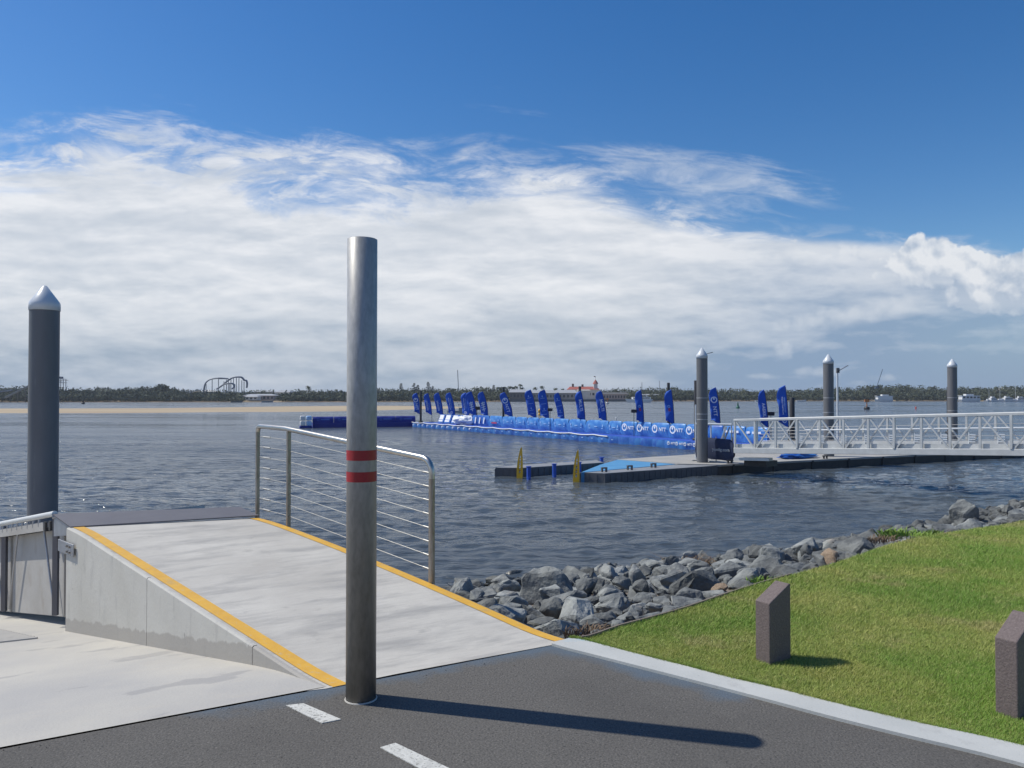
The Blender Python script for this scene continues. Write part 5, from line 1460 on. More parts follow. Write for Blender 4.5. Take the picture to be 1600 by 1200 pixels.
tuft('dry_weeds', 1400, 846, -.06, 140, .07, .35, 'twig', 'dry reddish weeds in front of the bright green weeds', 'weed', .008, .8)
tuft('dry_weeds', 945, 992, -.05, 240, .06, .28, 'twig', 'low brown dry weeds at the ramp end of the lawn edge', 'weed', .006, 1.0)

# grass blades
def build_grass():
    rng = np.random.default_rng(9); N = 1700000
    D = 3.2 * (15 / 3.2) ** rng.random(N); px = np.where(rng.random(N) < .80, rng.uniform(850, 1700, N), 1700 + 2300 * rng.random(N) ** 1.4); x = (px - 800) / F * D
    # sampled log-uniform in distance: density falls off with distance squared
    keep = in_poly(x, D, LAWN); x, y = x[keep], D[keep]
    n = min(len(x), 640000); x, y = x[:n], y[:n]
    K = 14000; ke = np.array(KOs[:44]); seg = rng.integers(0, len(ke) - 1, K); tt = rng.random(K); ep = ke[seg] * (1 - tt[:, None]) + ke[seg + 1] * tt[:, None]
    dv = ke[seg + 1] - ke[seg]; dv /= np.linalg.norm(dv, axis=1)[:, None] + 1e-9; nrm = np.stack([dv[:, 1], -dv[:, 0]], 1); sgn = -1 if in_poly(np.array([ep[0, 0] + nrm[0, 0] * .05]), np.array([ep[0, 1] + nrm[0, 1] * .05]), LAWN)[0] else 1
    off = (rng.random(K) ** 2 * .028 - .015) * (.4 + .9 * np.abs(np.sin(ep[:, 0] * 9) * np.cos(ep[:, 1] * 23))); ep = ep + nrm * sgn * off[:, None]; ok = (ep[:, 0] < 4)
    x = np.concatenate([x, ep[ok, 0]]); y = np.concatenate([y, ep[ok, 1]]); n = len(x)
    patch = np.array([mnoise.noise(Vector((a * 1.3, b * 1.3, 0))) for a, b in zip(x[::1], y[::1])]) 
    sc = np.clip(y / 5, .8, 2.0)
    h = rng.uniform(.010, .026, n) * (1 + .35 * patch) * np.clip(sc, 1, 1.35); w = rng.uniform(.0009, .0018, n) * sc
    a = rng.uniform(0, 2 * np.pi, n); lx = rng.normal(0, .55, n) * h + .3 * h; ly = rng.normal(0, .55, n) * h
    c, s = np.cos(a) * w, np.sin(a) * w; z0 = np.full(n, .010)
    v = np.empty((n, 3, 3)); v[:, 0] = np.stack([x - c, y - s, z0], 1); v[:, 1] = np.stack([x + c, y + s, z0], 1); v[:, 2] = np.stack([x + lx, y + ly, .010 + h], 1)
    f = np.arange(n * 3).reshape(n, 3)
    o = mesh_obj('grass', v.reshape(-1, 3), f, M_['grass']); tag(o, 'short mown lawn grass with yellowish dry patches', 'grass', kind='stuff')
    at = o.data.attributes.new('tint', 'FLOAT', 'POINT'); at.data.foreach_set('value', np.repeat(rng.random(n), 3).astype(np.float32))
    print('grass', n)
build_grass()

# ------------------------------------------------------------------ far shore
def shore_y(px):      # waterline row of the far shore
    return np.interp(px, [-400, 0, 540, 900, 1300, 1600, 2100], [628.6, 628.6, 628.2, 627.3, 626.8, 627.0, 627.2])
def shore_pt(px): x, y = G(px, float(shore_y(px)), WL); return Vector((x, y))
def build_far_ground():
    pxs = np.linspace(-500, 2200, 90); mb = MB(); vs = []; fs = []
    for px in pxs:
        p = shore_pt(px); r = Vector((p.x, p.y)).normalized()
        for k, z in ((-25, WL - .8), (0, WL), (18, WL + .55), (30, WL + .9), (260, WL + 1.2), (1200, WL + 1.5)):
            q = p + r * k; vs.append((q.x, q.y, z))
    n = 6
    for i in range(len(pxs) - 1):
        for k in range(n - 1): a = i * n + k; fs.append((a, a + n, a + n + 1, a + 1))
    tag(mesh_obj('far_shore', vs, fs, M_['sand'], smooth=True), kind='structure')
build_far_ground()
def build_sandbank():
    top = [(-300, 639), (0, 638.3), (150, 638.2), (250, 637.8), (350, 636.5), (440, 635), (540, 634), (620, 634), (700, 635), (760, 637)]
    bot = [(-300, 646), (0, 645.6), (150, 645.6), (250, 645), (350, 643.8), (440, 643.8), (540, 642.5), (620, 640.5), (700, 638.5), (760, 637.6)]
    vs = []; fs = []
    for (a, b), (c, d) in zip(top, bot):
        p, q = Vector(G(a, b, WL)), Vector(G(c, d, WL))
        for k, z in ((-.15, -.35), (0, 0), (.2, .09), (.5, .13), (.8, .10), (1.0, 0), (1.12, -.35)):
            r = p.lerp(q, k); vs.append((r.x, r.y, WL + z))
    n = 7
    for i in range(len(top) - 1):
        for k in range(n - 1): m = i * n + k; fs.append((m, m + 1, m + n + 1, m + n))
    tag(mesh_obj('sandbank', vs, fs, M_['sand'], smooth=True), kind='structure')
build_sandbank()

TOPP = [(-400, 604.4), (0, 604.4), (60, 602.4), (95, 605.4), (150, 606.4), (200, 605.4), (235, 604.4), (265, 604.4), (290, 607.4), (330, 609.4), (400, 610.4), (430, 610.4), (470, 608.4), (540, 609.4), (600, 607.4), (650, 607.4), (700, 606.4), (760, 605.4), (790, 605.4), (820, 612.4), (930, 611.4), (950, 606.4), (1000, 606.4), (1060, 605.4), (1100, 607.4), (1150, 608.4), (1200, 608.9), (1250, 607.4), (1285, 605.4), (1340, 605.4), (1360, 601.9), (1400, 600.9), (1440, 603.4), (1500, 605.4), (1560, 604.4), (1620, 603.4), (2100, 604.4)]
def top_y(px): return float(np.interp(px, [p[0] for p in TOPP], [p[1] for p in TOPP]))
def leaf_quads(c, rx, rz, n, size, rng):
    """leaf clumps spread through a crown: returns (n,4,3)"""
    v = rng.normal(size=(n, 3)); v /= np.linalg.norm(v, axis=1)[:, None]; v *= (rng.random(n) ** .45)[:, None]
    ctr = np.array(c) + v * np.array([rx, rx, rz])
    a = rng.normal(size=(n, 3)); a /= np.linalg.norm(a, axis=1)[:, None]; b = np.cross(a, rng.normal(size=(n, 3))); b /= np.linalg.norm(b, axis=1)[:, None]
    s = size * rng.uniform(.5, 1.3, n)[:, None]; a = a * s; b = b * s * .8
    return np.stack([ctr - a - b, ctr + a - b * .6, ctr + a * .8 + b, ctr - a * .7 + b * .8], 1)
def build_far_wood():
    rng = np.random.default_rng(21); Q = []
    for px in np.arange(-420, 2120, 1.5):
        for row in range(3):
            p = shore_pt(px + rng.uniform(-2, 2)); r = p.normalized(); off = (10, 28, 60)[row] + rng.uniform(-6, 8)
            if 425 < px < 440 or 1360 < px < 1395 and row == 0 or 1500 < px < 1532 and row == 0: continue
            if 378 < px < 425 and row < 2: off += 30
            if 792 < px < 985 and row < 2: continue
            q = p + r * off; D = q.y; yt = top_y(px); H = CH + (620 - yt) * D / F - (WL + .6)
            fr = (.50, .80, 1.0)[row] * rng.uniform(.74, 1.12) * (1 + .12 * mnoise.noise(Vector((px * .03, row, 0))))
            h = max(2.0, H * fr); rx = rng.uniform(1.6, 3.2) * (1 + .2 * row)
            zc = WL + .6 + h - min(h * .45, rx * .9); n = 26
            Q.append(leaf_quads((q.x, q.y, zc), rx, min(h * .45, rx * .9), n * 2, .42, rng))
            Q.append(leaf_quads((q.x, q.y, WL + .6 + h * .33), rx * 1.05, h * .34, 26, .50, rng))
    Q = np.concatenate(Q); n = len(Q); f = np.arange(n * 4).reshape(n, 4)
    tag(mesh_obj('far_wood', Q.reshape(-1, 3), f, M_['wood_far']), 'long dark green belt of trees and scrub along the far shore', 'woodland', kind='stuff')
    print('wood', n)
build_far_wood()
def base_pt(px, back=30):
    p = shore_pt(px); q = p + p.normalized() * back; return q, WL + .9
def far_pine(px, ytop, label, w=1.0):
    rng = np.random.default_rng(int(px)); q, z0 = base_pt(px, 45); H = W(px, ytop, q.y).z - z0
    root = empty('norfolk_pine', (q.x, q.y, z0)); tag(root, label, 'pine tree', 'tall conical pines on the far shore')
    mb = MB(); mb.tube([(0, 0, 0), (0, 0, H)], [.28, .04], 8); mb.build('trunk', M_['trunk'], root)
    Q = []
    z = H * .22
    while z < H * .98:
        r = (1 - z / H) ** .75 * 2.3 * w + .25
        for k in range(7):
            a = rng.uniform(0, 6.28); 
            for s in np.linspace(.25, 1, 4):
                Q.append(leaf_quads((math.cos(a) * r * s, math.sin(a) * r * s, z + .12 * s * r * .5), .3, .12, 3, .26, rng))
        z += .75
    Q = np.concatenate(Q); mesh_obj('crown', Q.reshape(-1, 3), np.arange(len(Q) * 4).reshape(-1, 4), M_['pine'], root)
for px, yt, lb, w in ((626.5, 599, 'thin dark conical pine just right of the steel pole', .8), (647, 597.5, 'tall conical pine above the leftmost feather flag', 1.1), (653, 601, 'shorter conical pine just right of the tall pine over the leftmost flag', .8), (669, 596.5, 'tallest conical pine, above the second feather flag', 1.2),
                      (676, 602.5, 'short conical pine right of the tallest pine', .9), (771.5, 600.5, 'dark narrow pine between the hash emblem flag and the palms', .8), (771, 601, 'dark narrow pine', .0)):
    if w: far_pine(px, yt, lb, w)
def far_palm(px, ytop, label, back=40):
    rng = np.random.default_rng(int(px * 3)); q, z0 = base_pt(px, back); H = W(px, ytop, q.y).z - z0 - .8
    root = empty('palm_tree', (q.x, q.y, z0)); tag(root, label, 'palm tree', 'palm trees on the far shore')
    lx = rng.uniform(-.5, .5); mb = MB(); mb.tube([(0, 0, 0), (lx * .4, 0, H * .5), (lx, 0, H)], [.2, .14, .12], 8); mb.build('trunk', M_['trunk'], root)
    mb = MB()
    for k in range(16):
        a = k * 2.4; up = rng.uniform(-.2, 1.0); L = rng.uniform(1.5, 2.2); prev = Vector((lx, 0, H)); d = Vector((math.cos(a), math.sin(a), 0)); s = Vector((-d.y, d.x, 0))
        for i in range(1, 5):
            t = i / 4; p = Vector((lx, 0, H)) + d * L * t + Vector((0, 0, L * (up * t - 1.0 * t * t))); w = .42 * math.sin(math.pi * (t * .8 + .15))
            mb.add([prev - s * .3, prev + s * .3, p + s * w + Vector((0, 0, -.15)), p - s * w + Vector((0, 0, -.15))], [(0, 1, 2, 3)]); prev = p
    mb.build('crown', M_['palm'], root)
PALMS = [(481, 602, 'round-headed palm above the trees left of the steel pole'), (701, 605, 'small palm left of the radio mast'), (708, 606, 'small palm touching the foot of the radio mast'), (777, 603, 'leftmost palm of the cluster above the marina'), (783, 604, 'second palm of the cluster above the marina'), (788, 603, 'third palm of the cluster above the marina'),
         (796, 602.5, 'middle palm of the cluster above the marina'), (801, 603, 'palm behind the left end of the grey marina roof'), (806, 602, 'palm over the grey marina roof'), (813, 599, 'tallest palm above the grey marina roof'), (816, 604, 'leaning palm at the right end of the cluster'), (837, 604, 'palm between the first two crest flags'), (848, 602, 'tall palm above the second crest flag'), (868, 605, 'low palm above the third crest flag'), (878, 606, 'low palm left of the red roof'),
         (1527, 605, 'palm on the far right shore above the houseboat'), (1557, 603, 'palm above the marina at the far right, left one'), (1571, 603, 'palm above the marina at the far right beside the white roof'), (1580, 602, 'tallest palm above the marina at the far right'), (1591, 604, 'palm at the very right of the far shore')]
for px, yt, lb in PALMS: far_palm(px, yt, lb)
# round dark tree
def far_round(px, ytop, label, rx):
    rng = np.random.default_rng(int(px)); q, z0 = base_pt(px, 45); H = W(px, ytop, q.y).z - z0
    root = empty('round_tree', (q.x, q.y, z0)); tag(root, label, 'tree')
    mb = MB(); mb.tube([(0, 0, 0), (0, 0, H * .6)], [.45, .3], 8); mb.build('trunk', M_['trunk'], root)
    Q = leaf_quads((0, 0, H - rx * .62), rx, rx * .62, 420, .55, rng); mesh_obj('crown', Q.reshape(-1, 3), np.arange(len(Q) * 4).reshape(-1, 4), M_['pine'], root)
far_round(253, 600, 'dome-shaped dark tree rising over the far trees left of the roller coaster', 4.6)
far_round(1368, 602.5, 'wide dark tree on the wooded hump right of the crane', 4.2)

# roller coaster
def build_coaster():
    D = 455
    q = W(350, 620, D); root = empty('roller_coaster', (q.x, D, WL + 1)); tag(root, 'blue steel roller coaster rising over the far trees at the left', 'roller coaster')
    b = Vector(root.location)
    def P(px, py, dy=0): return W(px, py, D) + Vector((0, dy, 0)) - b
    t1 = [(318, 613), (319, 605), (321, 599), (325, 595), (330, 592.5), (336, 591.5), (342, 591), (350, 591.5), (356, 592)]
    t2 = [(332, 608), (340, 603), (347, 597), (353, 592.5), (359, 589.5), (366, 588.7), (371, 589.2), (374, 591.5), (376, 594), (379, 594.5), (380.5, 599), (380, 606)]
    t3 = [(345, 607), (350, 603), (355, 600.5), (362, 599.5), (367, 600), (370, 604), (366, 608)]
    for pts, dy, r in ((t1, 0, .38), (t2, 6, .48), (t3, -4, .40)):
        mb = MB(); mb.tube([P(x, y, dy) for x, y in catmull(pts, 4)], r, 6); mb.tube([P(x, y - .9, dy + 1.2) for x, y in catmull(pts, 4)], r * .5, 6); mb.build('track', M_['coaster'], root)
    for px, y in ((320, 600), (329.5, 593), (339.5, 591.5), (348, 596), (352, 593), (355, 592), (359, 590), (363, 589.5), (367.5, 589.5), (371.5, 590), (376, 594), (379.5, 596), (357, 600), (365, 600)):
        mb = MB(); top = P(px, y, 2); mb.tube([(top.x, top.y, 0), top], .22, 6); mb.build('support_column', M_['coaster'], root)
    mb = MB(); mb.bar(P(341, 591.5, 2), P(355, 591.5, 2), .5, .7); mb.build('crest_beam', M_['coaster'], root)
build_coaster()
# water slide tower
def build_slide():
    D = 450; q = W(97, 620, D); root = empty('slide_tower', (q.x, D, WL + 1)); tag(root, 'water slide tower with railed platforms just right of the left mooring pile', 'slide tower'); b = Vector(root.location)
    def P(px, py, dy=0): return W(px, py, D) + Vector((0, dy, 0)) - b
    for px in (91, 95, 99, 103):
        mb = MB(); t = P(px, 592); mb.tube([(t.x, t.y, 0), t], .18, 6); mb.build('column', M_['coaster'], root)
    for y, x0, x1 in ((594, 89, 104), (598, 90, 102)):
        mb = MB(); mb.bar(P(x0, y), P(x1, y), 4, .3); mb.bar(P(x0, y - 2.2, -2), P(x1, y - 2.2, -2), .12, .12)
        for x in np.linspace(x0, x1, 6): mb.bar(P(x, y, -2), P(x, y - 2.2, -2), .1, .1)
        mb.build('platform', M_['alu_grey'], root)
    mb = MB(); mb.prism([(P(92, 590).x, -2), (P(96, 590).x, -2), (P(96, 590).x, 2), (P(92, 590).x, 2)], P(92, 592).z, P(92, 588.5).z); mb.build('roof', M_['coaster'], root)
    r2 = empty('water_slide', tuple(W(30, 622, D))); tag(r2, 'long straight pale water slide descending over the trees at the far left', 'water slide'); b2 = Vector(r2.location)
    mb = MB(); mb.bar(W(47, 603, D - 60) - b2, W(8, 621.5, D - 60) - b2, 1.3, .5); mb.build('chute', M_['slide'], r2)
    mb = MB(); mb.bar(W(47, 602, D - 57) - b2, W(8, 620.5, D - 57) - b2, .3, .9); mb.build('side_rim', M_['slide'], r2)
    for px, y in ((40, 606.5), (28, 612), (16, 617.5)):
        mb = MB(); t = W(px, y, D - 59) - b2; mb.tube([(t.x, t.y, -4), t], .2, 6); mb.build('support', M_['trunk'], r2)
    r3 = empty('water_slide', tuple(W(10, 622, D - 50))); tag(r3, 'second, lower grey water slide at the very left edge', 'water slide'); b3 = Vector(r3.location)
    mb = MB(); mb.bar(W(18, 609.5, D - 58) - b3, W(-22, 615, D - 58) - b3, 1.6, .7); mb.build('chute', M_['bgrey'], r3)
build_slide()

# buildings: box with pitched roof, windows
def building(px0, px1, y_eave, y_ridge, back, wallm, roofm, name, label, depth=12, nwin=6, hip=.15, y_base=None, win=True, cat='building'):
    xm = (px0 + px1) / 2; q, z0 = base_pt(xm, back); D = q.y; z0 = WL + .9
    x0 = W(px0, 620, D).x; x1 = W(px1, 620, D).x; ze = W(xm, y_eave, D).z; zr = W(xm, y_ridge, D).z
    root = empty(name, (x0, D, z0)); tag(root, label, cat); w = x1 - x0; he = max(1.2, ze - z0); hr = max(he + .3, zr - z0)
    mb = MB(); mb.prism([(0, 0), (w, 0), (w, depth), (0, depth)], 0, he); wl = mb.build('wall', M_[wallm], root)
    mb = MB(); e = .5; i = w * hip
    mb.add([(-e, -e, he), (w + e, -e, he), (w + e, depth + e, he), (-e, depth + e, he), (i, depth / 2, hr), (w - i, depth / 2, hr)], [(3, 2, 1, 0), (0, 1, 5, 4), (1, 2, 5), (2, 3, 4, 5), (3, 0, 4)]); mb.build('roof', M_[roofm], root)
    if win:
        for k in range(nwin):
            cx = w * (k + .5) / nwin; ww = w / nwin * .55; mb = MB(); hh = min(1.6, he * .5)
            mb.box((cx, -.05, he * .55), (ww, .12, hh)); mb.build('window', M_['glass'], wl)
    return root
building(380, 428, 618, 615.5, 16, 'bpink', 'roofgrey', 'resort_building', 'long low pinkish building with pale roof right below the roller coaster', 10, 8)
building(383, 402, 620, 617.3, 8, 'bwhite', 'roofgrey', 'shed', 'small white shed on the shore in front of the pinkish building', 6, 3)
building(398, 424, 612.5, 610, 60, 'bgrey', 'roofgrey', 'hall', 'hall with pale grey roof behind the pinkish building', 14, 4)
building(429, 452, 613, 609.5, 55, 'bwhite', 'roofgrey', 'hall', 'white roofed hall in a gap of the trees, right of the roller coaster', 14, 4)
building(466, 496, 614, 611, 60, 'bgrey', 'roofgrey', 'hall', 'pale roofed hall left of the steel pole, half hidden by trees', 14, 4)
building(309, 331, 612, 608.5, 60, 'bwhite', 'bwhite', 'tent_hall', 'white tent-like roof at the left foot of the roller coaster', 12, 3, .45)
mb = MB(); q = W(300, 613, 440); root = empty('covered_walkway', tuple(q)); tag(root, 'long white sloping canopy left of the roller coaster foot', 'canopy')
mb.bar(W(288, 616, 440) - q, W(312, 609.5, 440) - q, 3, .5); mb.build('canopy', M_['bwhite'], root); mb = MB()
for px, y in ((290, 615.5), (300, 613), (310, 610)): t = W(px, y, 440) - q; mb.bar((t.x, t.y, t.z), (t.x, t.y, t.z - 4), .3, .3)
mb.build('support', M_['bgrey'], root)
building(796, 823, 613, 608.2, 6, 'roofdark', 'roofgrey', 'marina_shed', 'dark walled marina shed with pale roof right of the leaning ring logo flag', 14, 5, .04)
building(823, 868, 614, 609.5, 8, 'bgrey', 'roofgrey', 'marina_shed', 'long grey marina shed behind the crest flags', 14, 9, .02)
building(866, 903, 614, 609, 10, 'bgrey', 'roofgrey', 'marina_shed', 'grey marina shed left of the white-lettered flag', 14, 6, .10)
rb = building(889, 936, 608.5, 603.8, 40, 'bwhite', 'roofred', 'red_roof_building', 'cream building with long red roof and a pointed turret', 16, 8, .06)
building(903, 922, 610, 608.8, 22, 'bwhite', 'bwhite', 'white_block', 'plain pale block in front of the red-roofed building', 8, 3, .02, win=False)
D = rb.location.y
for px, yt, h, nm in ((895.5, 600, 5, 'chimney'), (910.5, 601, 4, 'chimney')):
    t = W(px, yt, D + 6) - rb.location; mb = MB(); mb.box((t.x, 8, t.z - .8), (1.3, 1.3, 2.0)); mb.build(nm, M_['trunk'], rb)
t = W(930.5, 596, D + 3) - rb.location; mb = MB(); mb.box((t.x, 3, t.z - 3.4), (2.4, 2.4, 4)); mb.build('turret', M_['bwhite'], rb)
mb = MB(); mb.lathe([(1.9, -1.6), (1.2, -.2), (.05, 1.3)], 8, (t.x, 3, t.z)); mb.build('turret_roof', M_['roofred'], rb)
mb = MB(); mb.bar((t.x, 3, t.z + 1), (t.x, 3, t.z + 3.4), .12, .12); mb.box((t.x - .6, 3, t.z + 3.2), (1.0, .08, .6)); mb.build('flagstaff', M_['trunk'], rb)
building(938, 982, 616, 613, 14, 'bpink', 'roofdark', 'boat_shed', 'long low boat shed with dark roof left of the white motor yacht', 10, 10, .03)
building(1000, 1030, 617, 615.5, 20, 'bwhite', 'roofgrey', 'clubhouse', 'low pale clubhouse right of the white motor yacht', 10, 5, .05)
building(1120, 1137, 620, 618, 20, 'bwhite', 'roofgrey', 'beach_hut', 'small pale hut on the far beach right of the pontoon pile', 8, 3, .1)
building(1571, 1586, 607.5, 605, 80, 'bwhite', 'roofgrey', 'white_house', 'white roofed house on the hill above the right marina', 12, 3, .1)
# dark quay wall of the marina
q1, q2 = shore_pt(790), shore_pt(985); root = empty('quay_wall', (q1.x, q1.y, WL)); mb = MB(); d = (q2 - q1) ; mb.bar((0, -3, .5), (d.x, d.y - 3, .5), 2, 1.6); mb.build('quay_face', M_['roofdark'], root); tag(root, 'low dark quay wall in front of the marina sheds', 'quay wall')

# masts and crane
def mast(px, ytop, D, r, label, px2=None, cat='mast'):
    q, z0 = base_pt(px, 30); D = q.y; root = empty('radio_mast', (q.x, D, z0)); tag(root, label, cat); t = W(px2 or px, ytop, D) - root.location
    mb = MB(); mb.bar((0, 0, 0), t, r * 2, r * 2); mb.build('mast_column', M_['alu_grey'], root)
    return root
mast(717, 578, 430, .22, 'thin tall radio mast rising behind the thin-lettered flags', 715)
mast(1003, 597, 430, .16, 'thin pale mast behind the red-print flag')
mast(1030.5, 595, 430, .14, 'thin pale mast between the two red-print flags')
def build_crane():
    q, z0 = base_pt(1372, 30); D = q.y; root = empty('crane', (q.x, D, z0)); tag(root, 'distant crane with a long slanting jib over the far trees', 'crane'); b = Vector(root.location)
    mb = MB(); a = W(1369.5, 606, D) - b; c = W(1379, 577, D) - b
    mb.bar(a, c, .30, .30)
    mb.build('jib', M_['coaster'], root); mb = MB(); mb.bar((a.x, 0, 0), a, 1.0, 1.0); mb.box((a.x, 0, a.z), (2.0, 1.5, 1.5)); mb.build('cab', M_['coaster'], root)
build_crane()

# boats
def boat(px, pywl, L, label, kind='yacht', rz=0, name='boat', D=None, mats=('boatwhite', 'boatwhite')):
    x, y = G(px, pywl, WL); root = empty(name, (x, y, WL), rz); tag(root, label, 'boat'); hb = L * .16; h = L * .09 + .3
    def hull(z, k): return [(-L / 2 * k, -hb * k, z), (L * .2, -hb * k, z), (L / 2 * k, 0, z + (.25 if z > 0 else 0)), (L * .2, hb * k, z), (-L / 2 * k, hb * k, z)]
    vs = hull(-.3, .82) + hull(h, 1.0); mb = MB(); mb.add(vs, [(4, 3, 2, 1, 0), (5, 6, 7, 8, 9)] + [(i, (i + 1) % 5, (i + 1) % 5 + 5, i + 5) for i in range(5)]); mb.build('hull', M_[mats[0]], root)
    if kind == 'yacht':
        mb = MB(); mb.prism([(-L * .42, -hb * .75), (L * .16, -hb * .75), (L * .26, 0), (L * .16, hb * .75), (-L * .42, hb * .75)], h, h + 1.15); mb.build('cabin', M_[mats[1]], root)
        mb = MB(); mb.prism([(-L * .38, -hb * .77), (L * .17, -hb * .77), (L * .24, -.3), (L * .2, hb * .77), (-L * .38, hb * .77)], h + .35, h + .85); mb.build('window_band', M_['glass'], root)
        mb = MB(); mb.prism([(-L * .34, -hb * .65), (L * .06, -hb * .65), (L * .06, hb * .65), (-L * .34, hb * .65)], h + 1.15, h + 1.3); mb.prism([(-L * .30, -hb * .55), (-L * .02, -hb * .55), (-L * .02, hb * .55), (-L * .30, hb * .55)], h + 1.95, h + 2.1)
        for sx in (-.29, -.04): mb.box((L * sx, 0, h + 1.6), (.12, hb, .7))
        mb.build('flybridge', M_[mats[1]], root)
    elif kind == 'house':
        mb = MB(); mb.prism([(-L * .45, -hb * .95), (L * .35, -hb * .95), (L * .35, hb * .95), (-L * .45, hb * .95)], h, h + 1.9); mb.build('cabin', M_[mats[1]], root)
        for k in range(5): mb = MB(); mb.box((L * (-.36 + .16 * k), -hb * .96, h + 1.1), (L * .10, .1, .9)); mb.build('window', M_['glass'], root)
        mb = MB(); mb.prism([(-L * .48, -hb), (L * .40, -hb), (L * .40, hb), (-L * .48, hb)], h + 1.9, h + 2.1); mb.prism([(-L * .25, -hb * .7), (L * .1, -hb * .7), (L * .1, hb * .7), (-L * .25, hb * .7)], h + 2.1, h + 2.9); mb.build('roof_deck', M_[mats[1]], root)
    elif kind == 'sail':
        mb = MB(); mb.prism([(-L * .3, -hb * .5), (L * .15, -hb * .5), (L * .15, hb * .5), (-L * .3, hb * .5)], h, h + .6); mb.build('cabin', M_[mats[1]], root)
        mb = MB(); mb.tube([(L * .05, 0, h), (L * .05, 0, h + L * 1.0)], .09, 6); mb.build('mast', M_['alu'], root); mb = MB(); mb.tube([(L * .05, 0, h + 1), (-L * .38, 0, h + 1.1)], .12, 6); mb.build('boom', M_['alu_grey'], root)
    return root
boat(998, 628.6, 14, 'white motor yacht moored by the far shore behind the narrow red-print flag', rz=math.pi)
boat(1380, 627.6, 10.5, 'white flat-roofed houseboat moored near the far beach below the crane', 'house', math.pi)
boat(1516, 628.0, 12, 'grey and white houseboat moored near the far beach right of the last capped pile', 'house', 0)
for i, (px, L, k, r, lb) in enumerate(((1553, 7, 'yacht', .3, 'small white motorboat at the left end of the right-hand marina'), (1564, 9, 'sail', 2.9, 'white sailing boat next to the leftmost marina motorboat'), (1577, 9, 'yacht', .2, 'taller white motorboat in the middle of the right-hand marina'), (1588, 9, 'sail', 3.0, 'white sailing boat at the right of the marina'), (1597, 8, 'yacht', .1, 'white motorboat cut by the right side of the picture'), (1545, 6, 'sail', .5, 'smallest sailing boat at the left edge of the marina'))):
    boat(px, 627.8, L, lb, k, r)
boat(418, 628.8, 6, 'small dark boat beached on the far shore below the halls', 'open', 0, mats=('bgrey', 'bgrey')); boat(370, 628.9, 6, 'small dark boat at the far shore below the roller coaster', 'open', 0, mats=('roofdark', 'bgrey'))
boat(1188, 627.8, 6, 'small white boat drawn up on the far beach behind the script flag', 'open', 0); boat(1252, 627.6, 6, 'small white boat drawn up on the far beach right of the black pile', 'open', 0)
# barge behind the flags
def build_barge():
    x, y = G(722, 644.5, WL); root = empty('barge', (x, y, WL)); tag(root, 'grey workboat with a low canopy behind the thin-lettered flags', 'boat')
    k = y / F; w = 44 * k
    mb = MB(); mb.prism([(-w * .5, -1.2), (w * .42, -1.2), (w * .5, 0), (w * .42, 1.2), (-w * .5, 1.2)], -.2, .35); mb.build('hull', M_['bgrey'], root)
    mb = MB(); mb.prism([(-w * .1, -1.0), (w * .2, -1.0), (w * .2, 1.0), (-w * .1, 1.0)], .35, .85); mb.build('cabin', M_['bgrey'], root)
    mb = MB(); mb.bar((-w * .12, 0, 1.45), (w * .25, 0, 1.45), 2, .08)
    for xx in (-.1, .22): mb.bar((w * xx, -.9, .35), (w * xx, -.9, 1.45), .06, .06)
    mb.build('canopy', M_['roofgrey'], root)
    mb = MB(); mb.box((w * .58, 0, .75), (1.1, .5, .55)); mb.bar((w * .45, 0, .3), (w * .6, 0, .7), .2, .2); mb.build('outboard_engine', M_['black'], root)
build_barge()
# speakers / dark boxes on poles near flags
for px, py, D, lb in ((852.5, 640.2, 52.5, 'small dark loudspeaker on a pole just right of the second crest flag'), (990.5, 642.3, 46.5, 'small dark loudspeaker on a pole left of the narrow red-print flag'), (1204.5, 646.5, 40.5, 'small dark loudspeaker on a pole right of the script flag'), (752, 636, 62, 'small dark loudspeaker on a pole between the two hash emblem flags')):
    if px == 752: px, py = 745.5, 637
    if px == 852.5: px = 859.5
    p = W(px, py, D); root = empty('loudspeaker', (p.x, D, WZ)); tag(root, lb, 'loudspeaker', 'small loudspeakers on poles'); h = p.z - WZ
    mb = MB(); mb.box((0, 0, h), (.34, .22, .20)); mb.build('speaker_box', M_['black'], root, bevel=.03)
    mb = MB(); mb.tube([(0, 0, 0), (0, 0, h - .08)], .02, 6); mb.build('pole', M_['black'], root)
# buoys and beacons
def buoy(px, py, m, H, label, kind='cone'):
    x, y = G(px, py, WL); root = empty('buoy', (x, y, WL)); tag(root, label, 'buoy'); r = H * .28
    mb = MB(); mb.lathe([(r * .8, -.2), (r, .05), (r, H * .22), (r * .5, H * .3)], 14); mb.build('float_body', M_[m], root)
    mb = MB()
    if kind == 'cone': mb.lathe([(r * .55, H * .28), (r * .25, H * .8), (r * .3, H * .82), (.01, H)], 12)
    elif kind == 'ball': mb.lathe([(r * .4, H * .25), (r * 1.0, H * .5), (r * 1.05, H * .7), (r * .6, H * .95), (.01, H)], 14)
    else: mb.tube([(0, 0, H * .2), (0, 0, H * .75)], r * .18, 8); mb.box((0, 0, H * .88), (r * 1.6, r * .4, H * .25))
    mb.build('topmark', M_[m if kind != 'pole' else 'orange'], root)
buoy(1153, 637.8, 'buoy_green', 1.6, 'dark green cone buoy floating right of the ring logo flag by the pile')
buoy(1431, 639.5, 'buoy_red', .6, 'red round buoy floating beyond the truss gangway', 'ball')
buoy(1354.5, 639.8, 'black', 2.2, 'black channel marker with orange topmark beyond the truss gangway', 'pole')
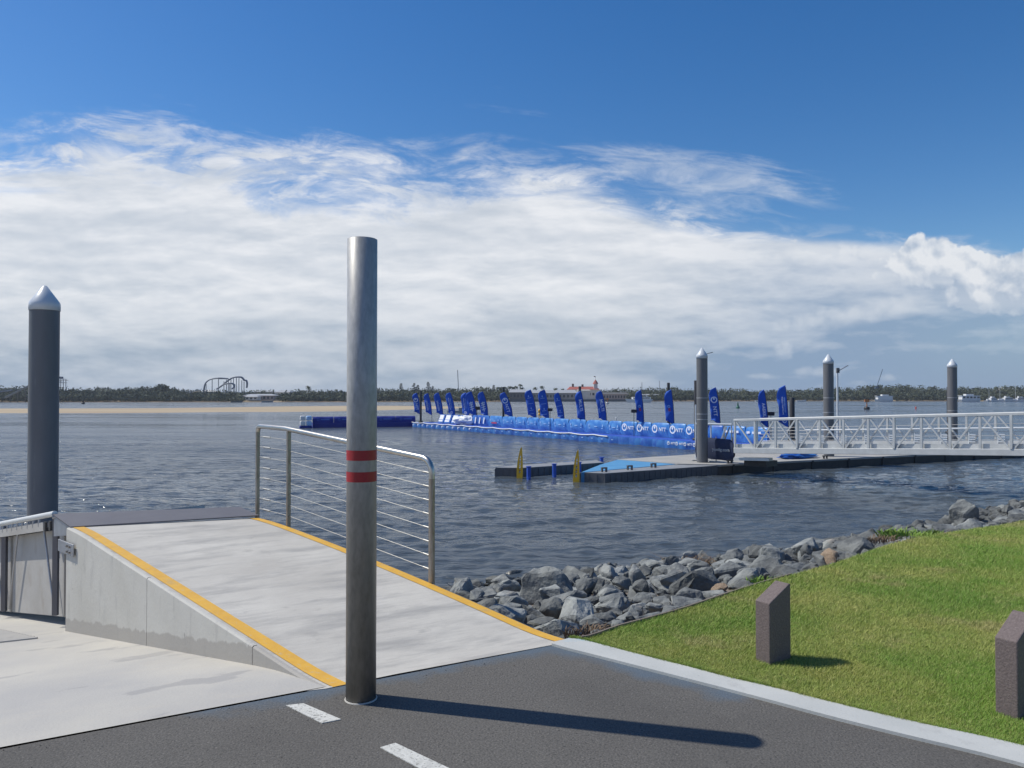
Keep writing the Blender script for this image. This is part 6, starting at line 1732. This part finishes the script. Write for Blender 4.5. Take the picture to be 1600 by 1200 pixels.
buoy(843.5, 648.5, 'buoy_yellow', 1.0, 'yellow marker buoy between the first two crest flags', 'ball')
buoy(962.5, 655.5, 'boatwhite', .28, 'tiny white buoy right of the white-lettered flags', 'ball')
buoy(130, 631.3, 'black', 2.2, 'small dark channel marker on the water right of the left mooring pile', 'cone')
buoy(872, 630.8, 'alu_grey', 1.6, 'pale channel marker in front of the marina sheds', 'cone')
buoy(949, 631.2, 'alu_grey', 2.2, 'thin pale channel marker left of the motor yacht', 'pole')

# ------------------------------------------------------------------ thin sea haze
def build_haze():
    m = bpy.data.materials.new('haze_air'); m.use_nodes = True; nt = m.node_tree; nt.nodes.remove(nt.nodes['Principled BSDF'])
    v = nt.nodes.new('ShaderNodeVolumePrincipled'); v.inputs['Color'].default_value = (.80, .88, 1, 1); v.inputs['Density'].default_value = .00020; v.inputs['Anisotropy'].default_value = .2
    nt.links.new(v.outputs[0], nt.nodes['Material Output'].inputs['Volume'])
    mb = MB(); mb.box((0, 1500, 10), (7600, 4600, 30)); o = mb.build('haze', m); o['kind'] = 'stuff'; o['label'] = 'thin bluish sea haze over the river'
build_haze()
# grit and tiny stones lying on the asphalt and slab
def build_grit():
    rng = random.Random(4); mb = MB()
    for i in range(230):
        t = rng.uniform(-3.2, 1.4); d = -abs(rng.gauss(0, .9)) - .02 if rng.random() < .7 else -rng.uniform(.02, .10)
        q = V1 + VD * t + VN * d; r = rng.uniform(.0015, .0045); a = rng.uniform(0, 3)
        if float(dist_line(np.array([q.x]), np.array([q.y]), KIs)[0]) < .03 or q.y < 2.2: continue
        c = Vector((q.x, q.y, r * .6)); vs = [c + Vector((math.cos(a + k) * r * rng.uniform(.7, 1.3), math.sin(a + k) * r * rng.uniform(.7, 1.2), -r * .5)) for k in (0, 1.6, 3.1, 4.7)] + [c + Vector((0, 0, r * .7))]
        mb.add(vs, [(0, 1, 4), (1, 2, 4), (2, 3, 4), (3, 0, 4)])
    tag(mb.build('grit', M_['bank']), 'scattered grit and tiny stones on the asphalt near the concrete joint', 'grit', kind='stuff')
build_grit()
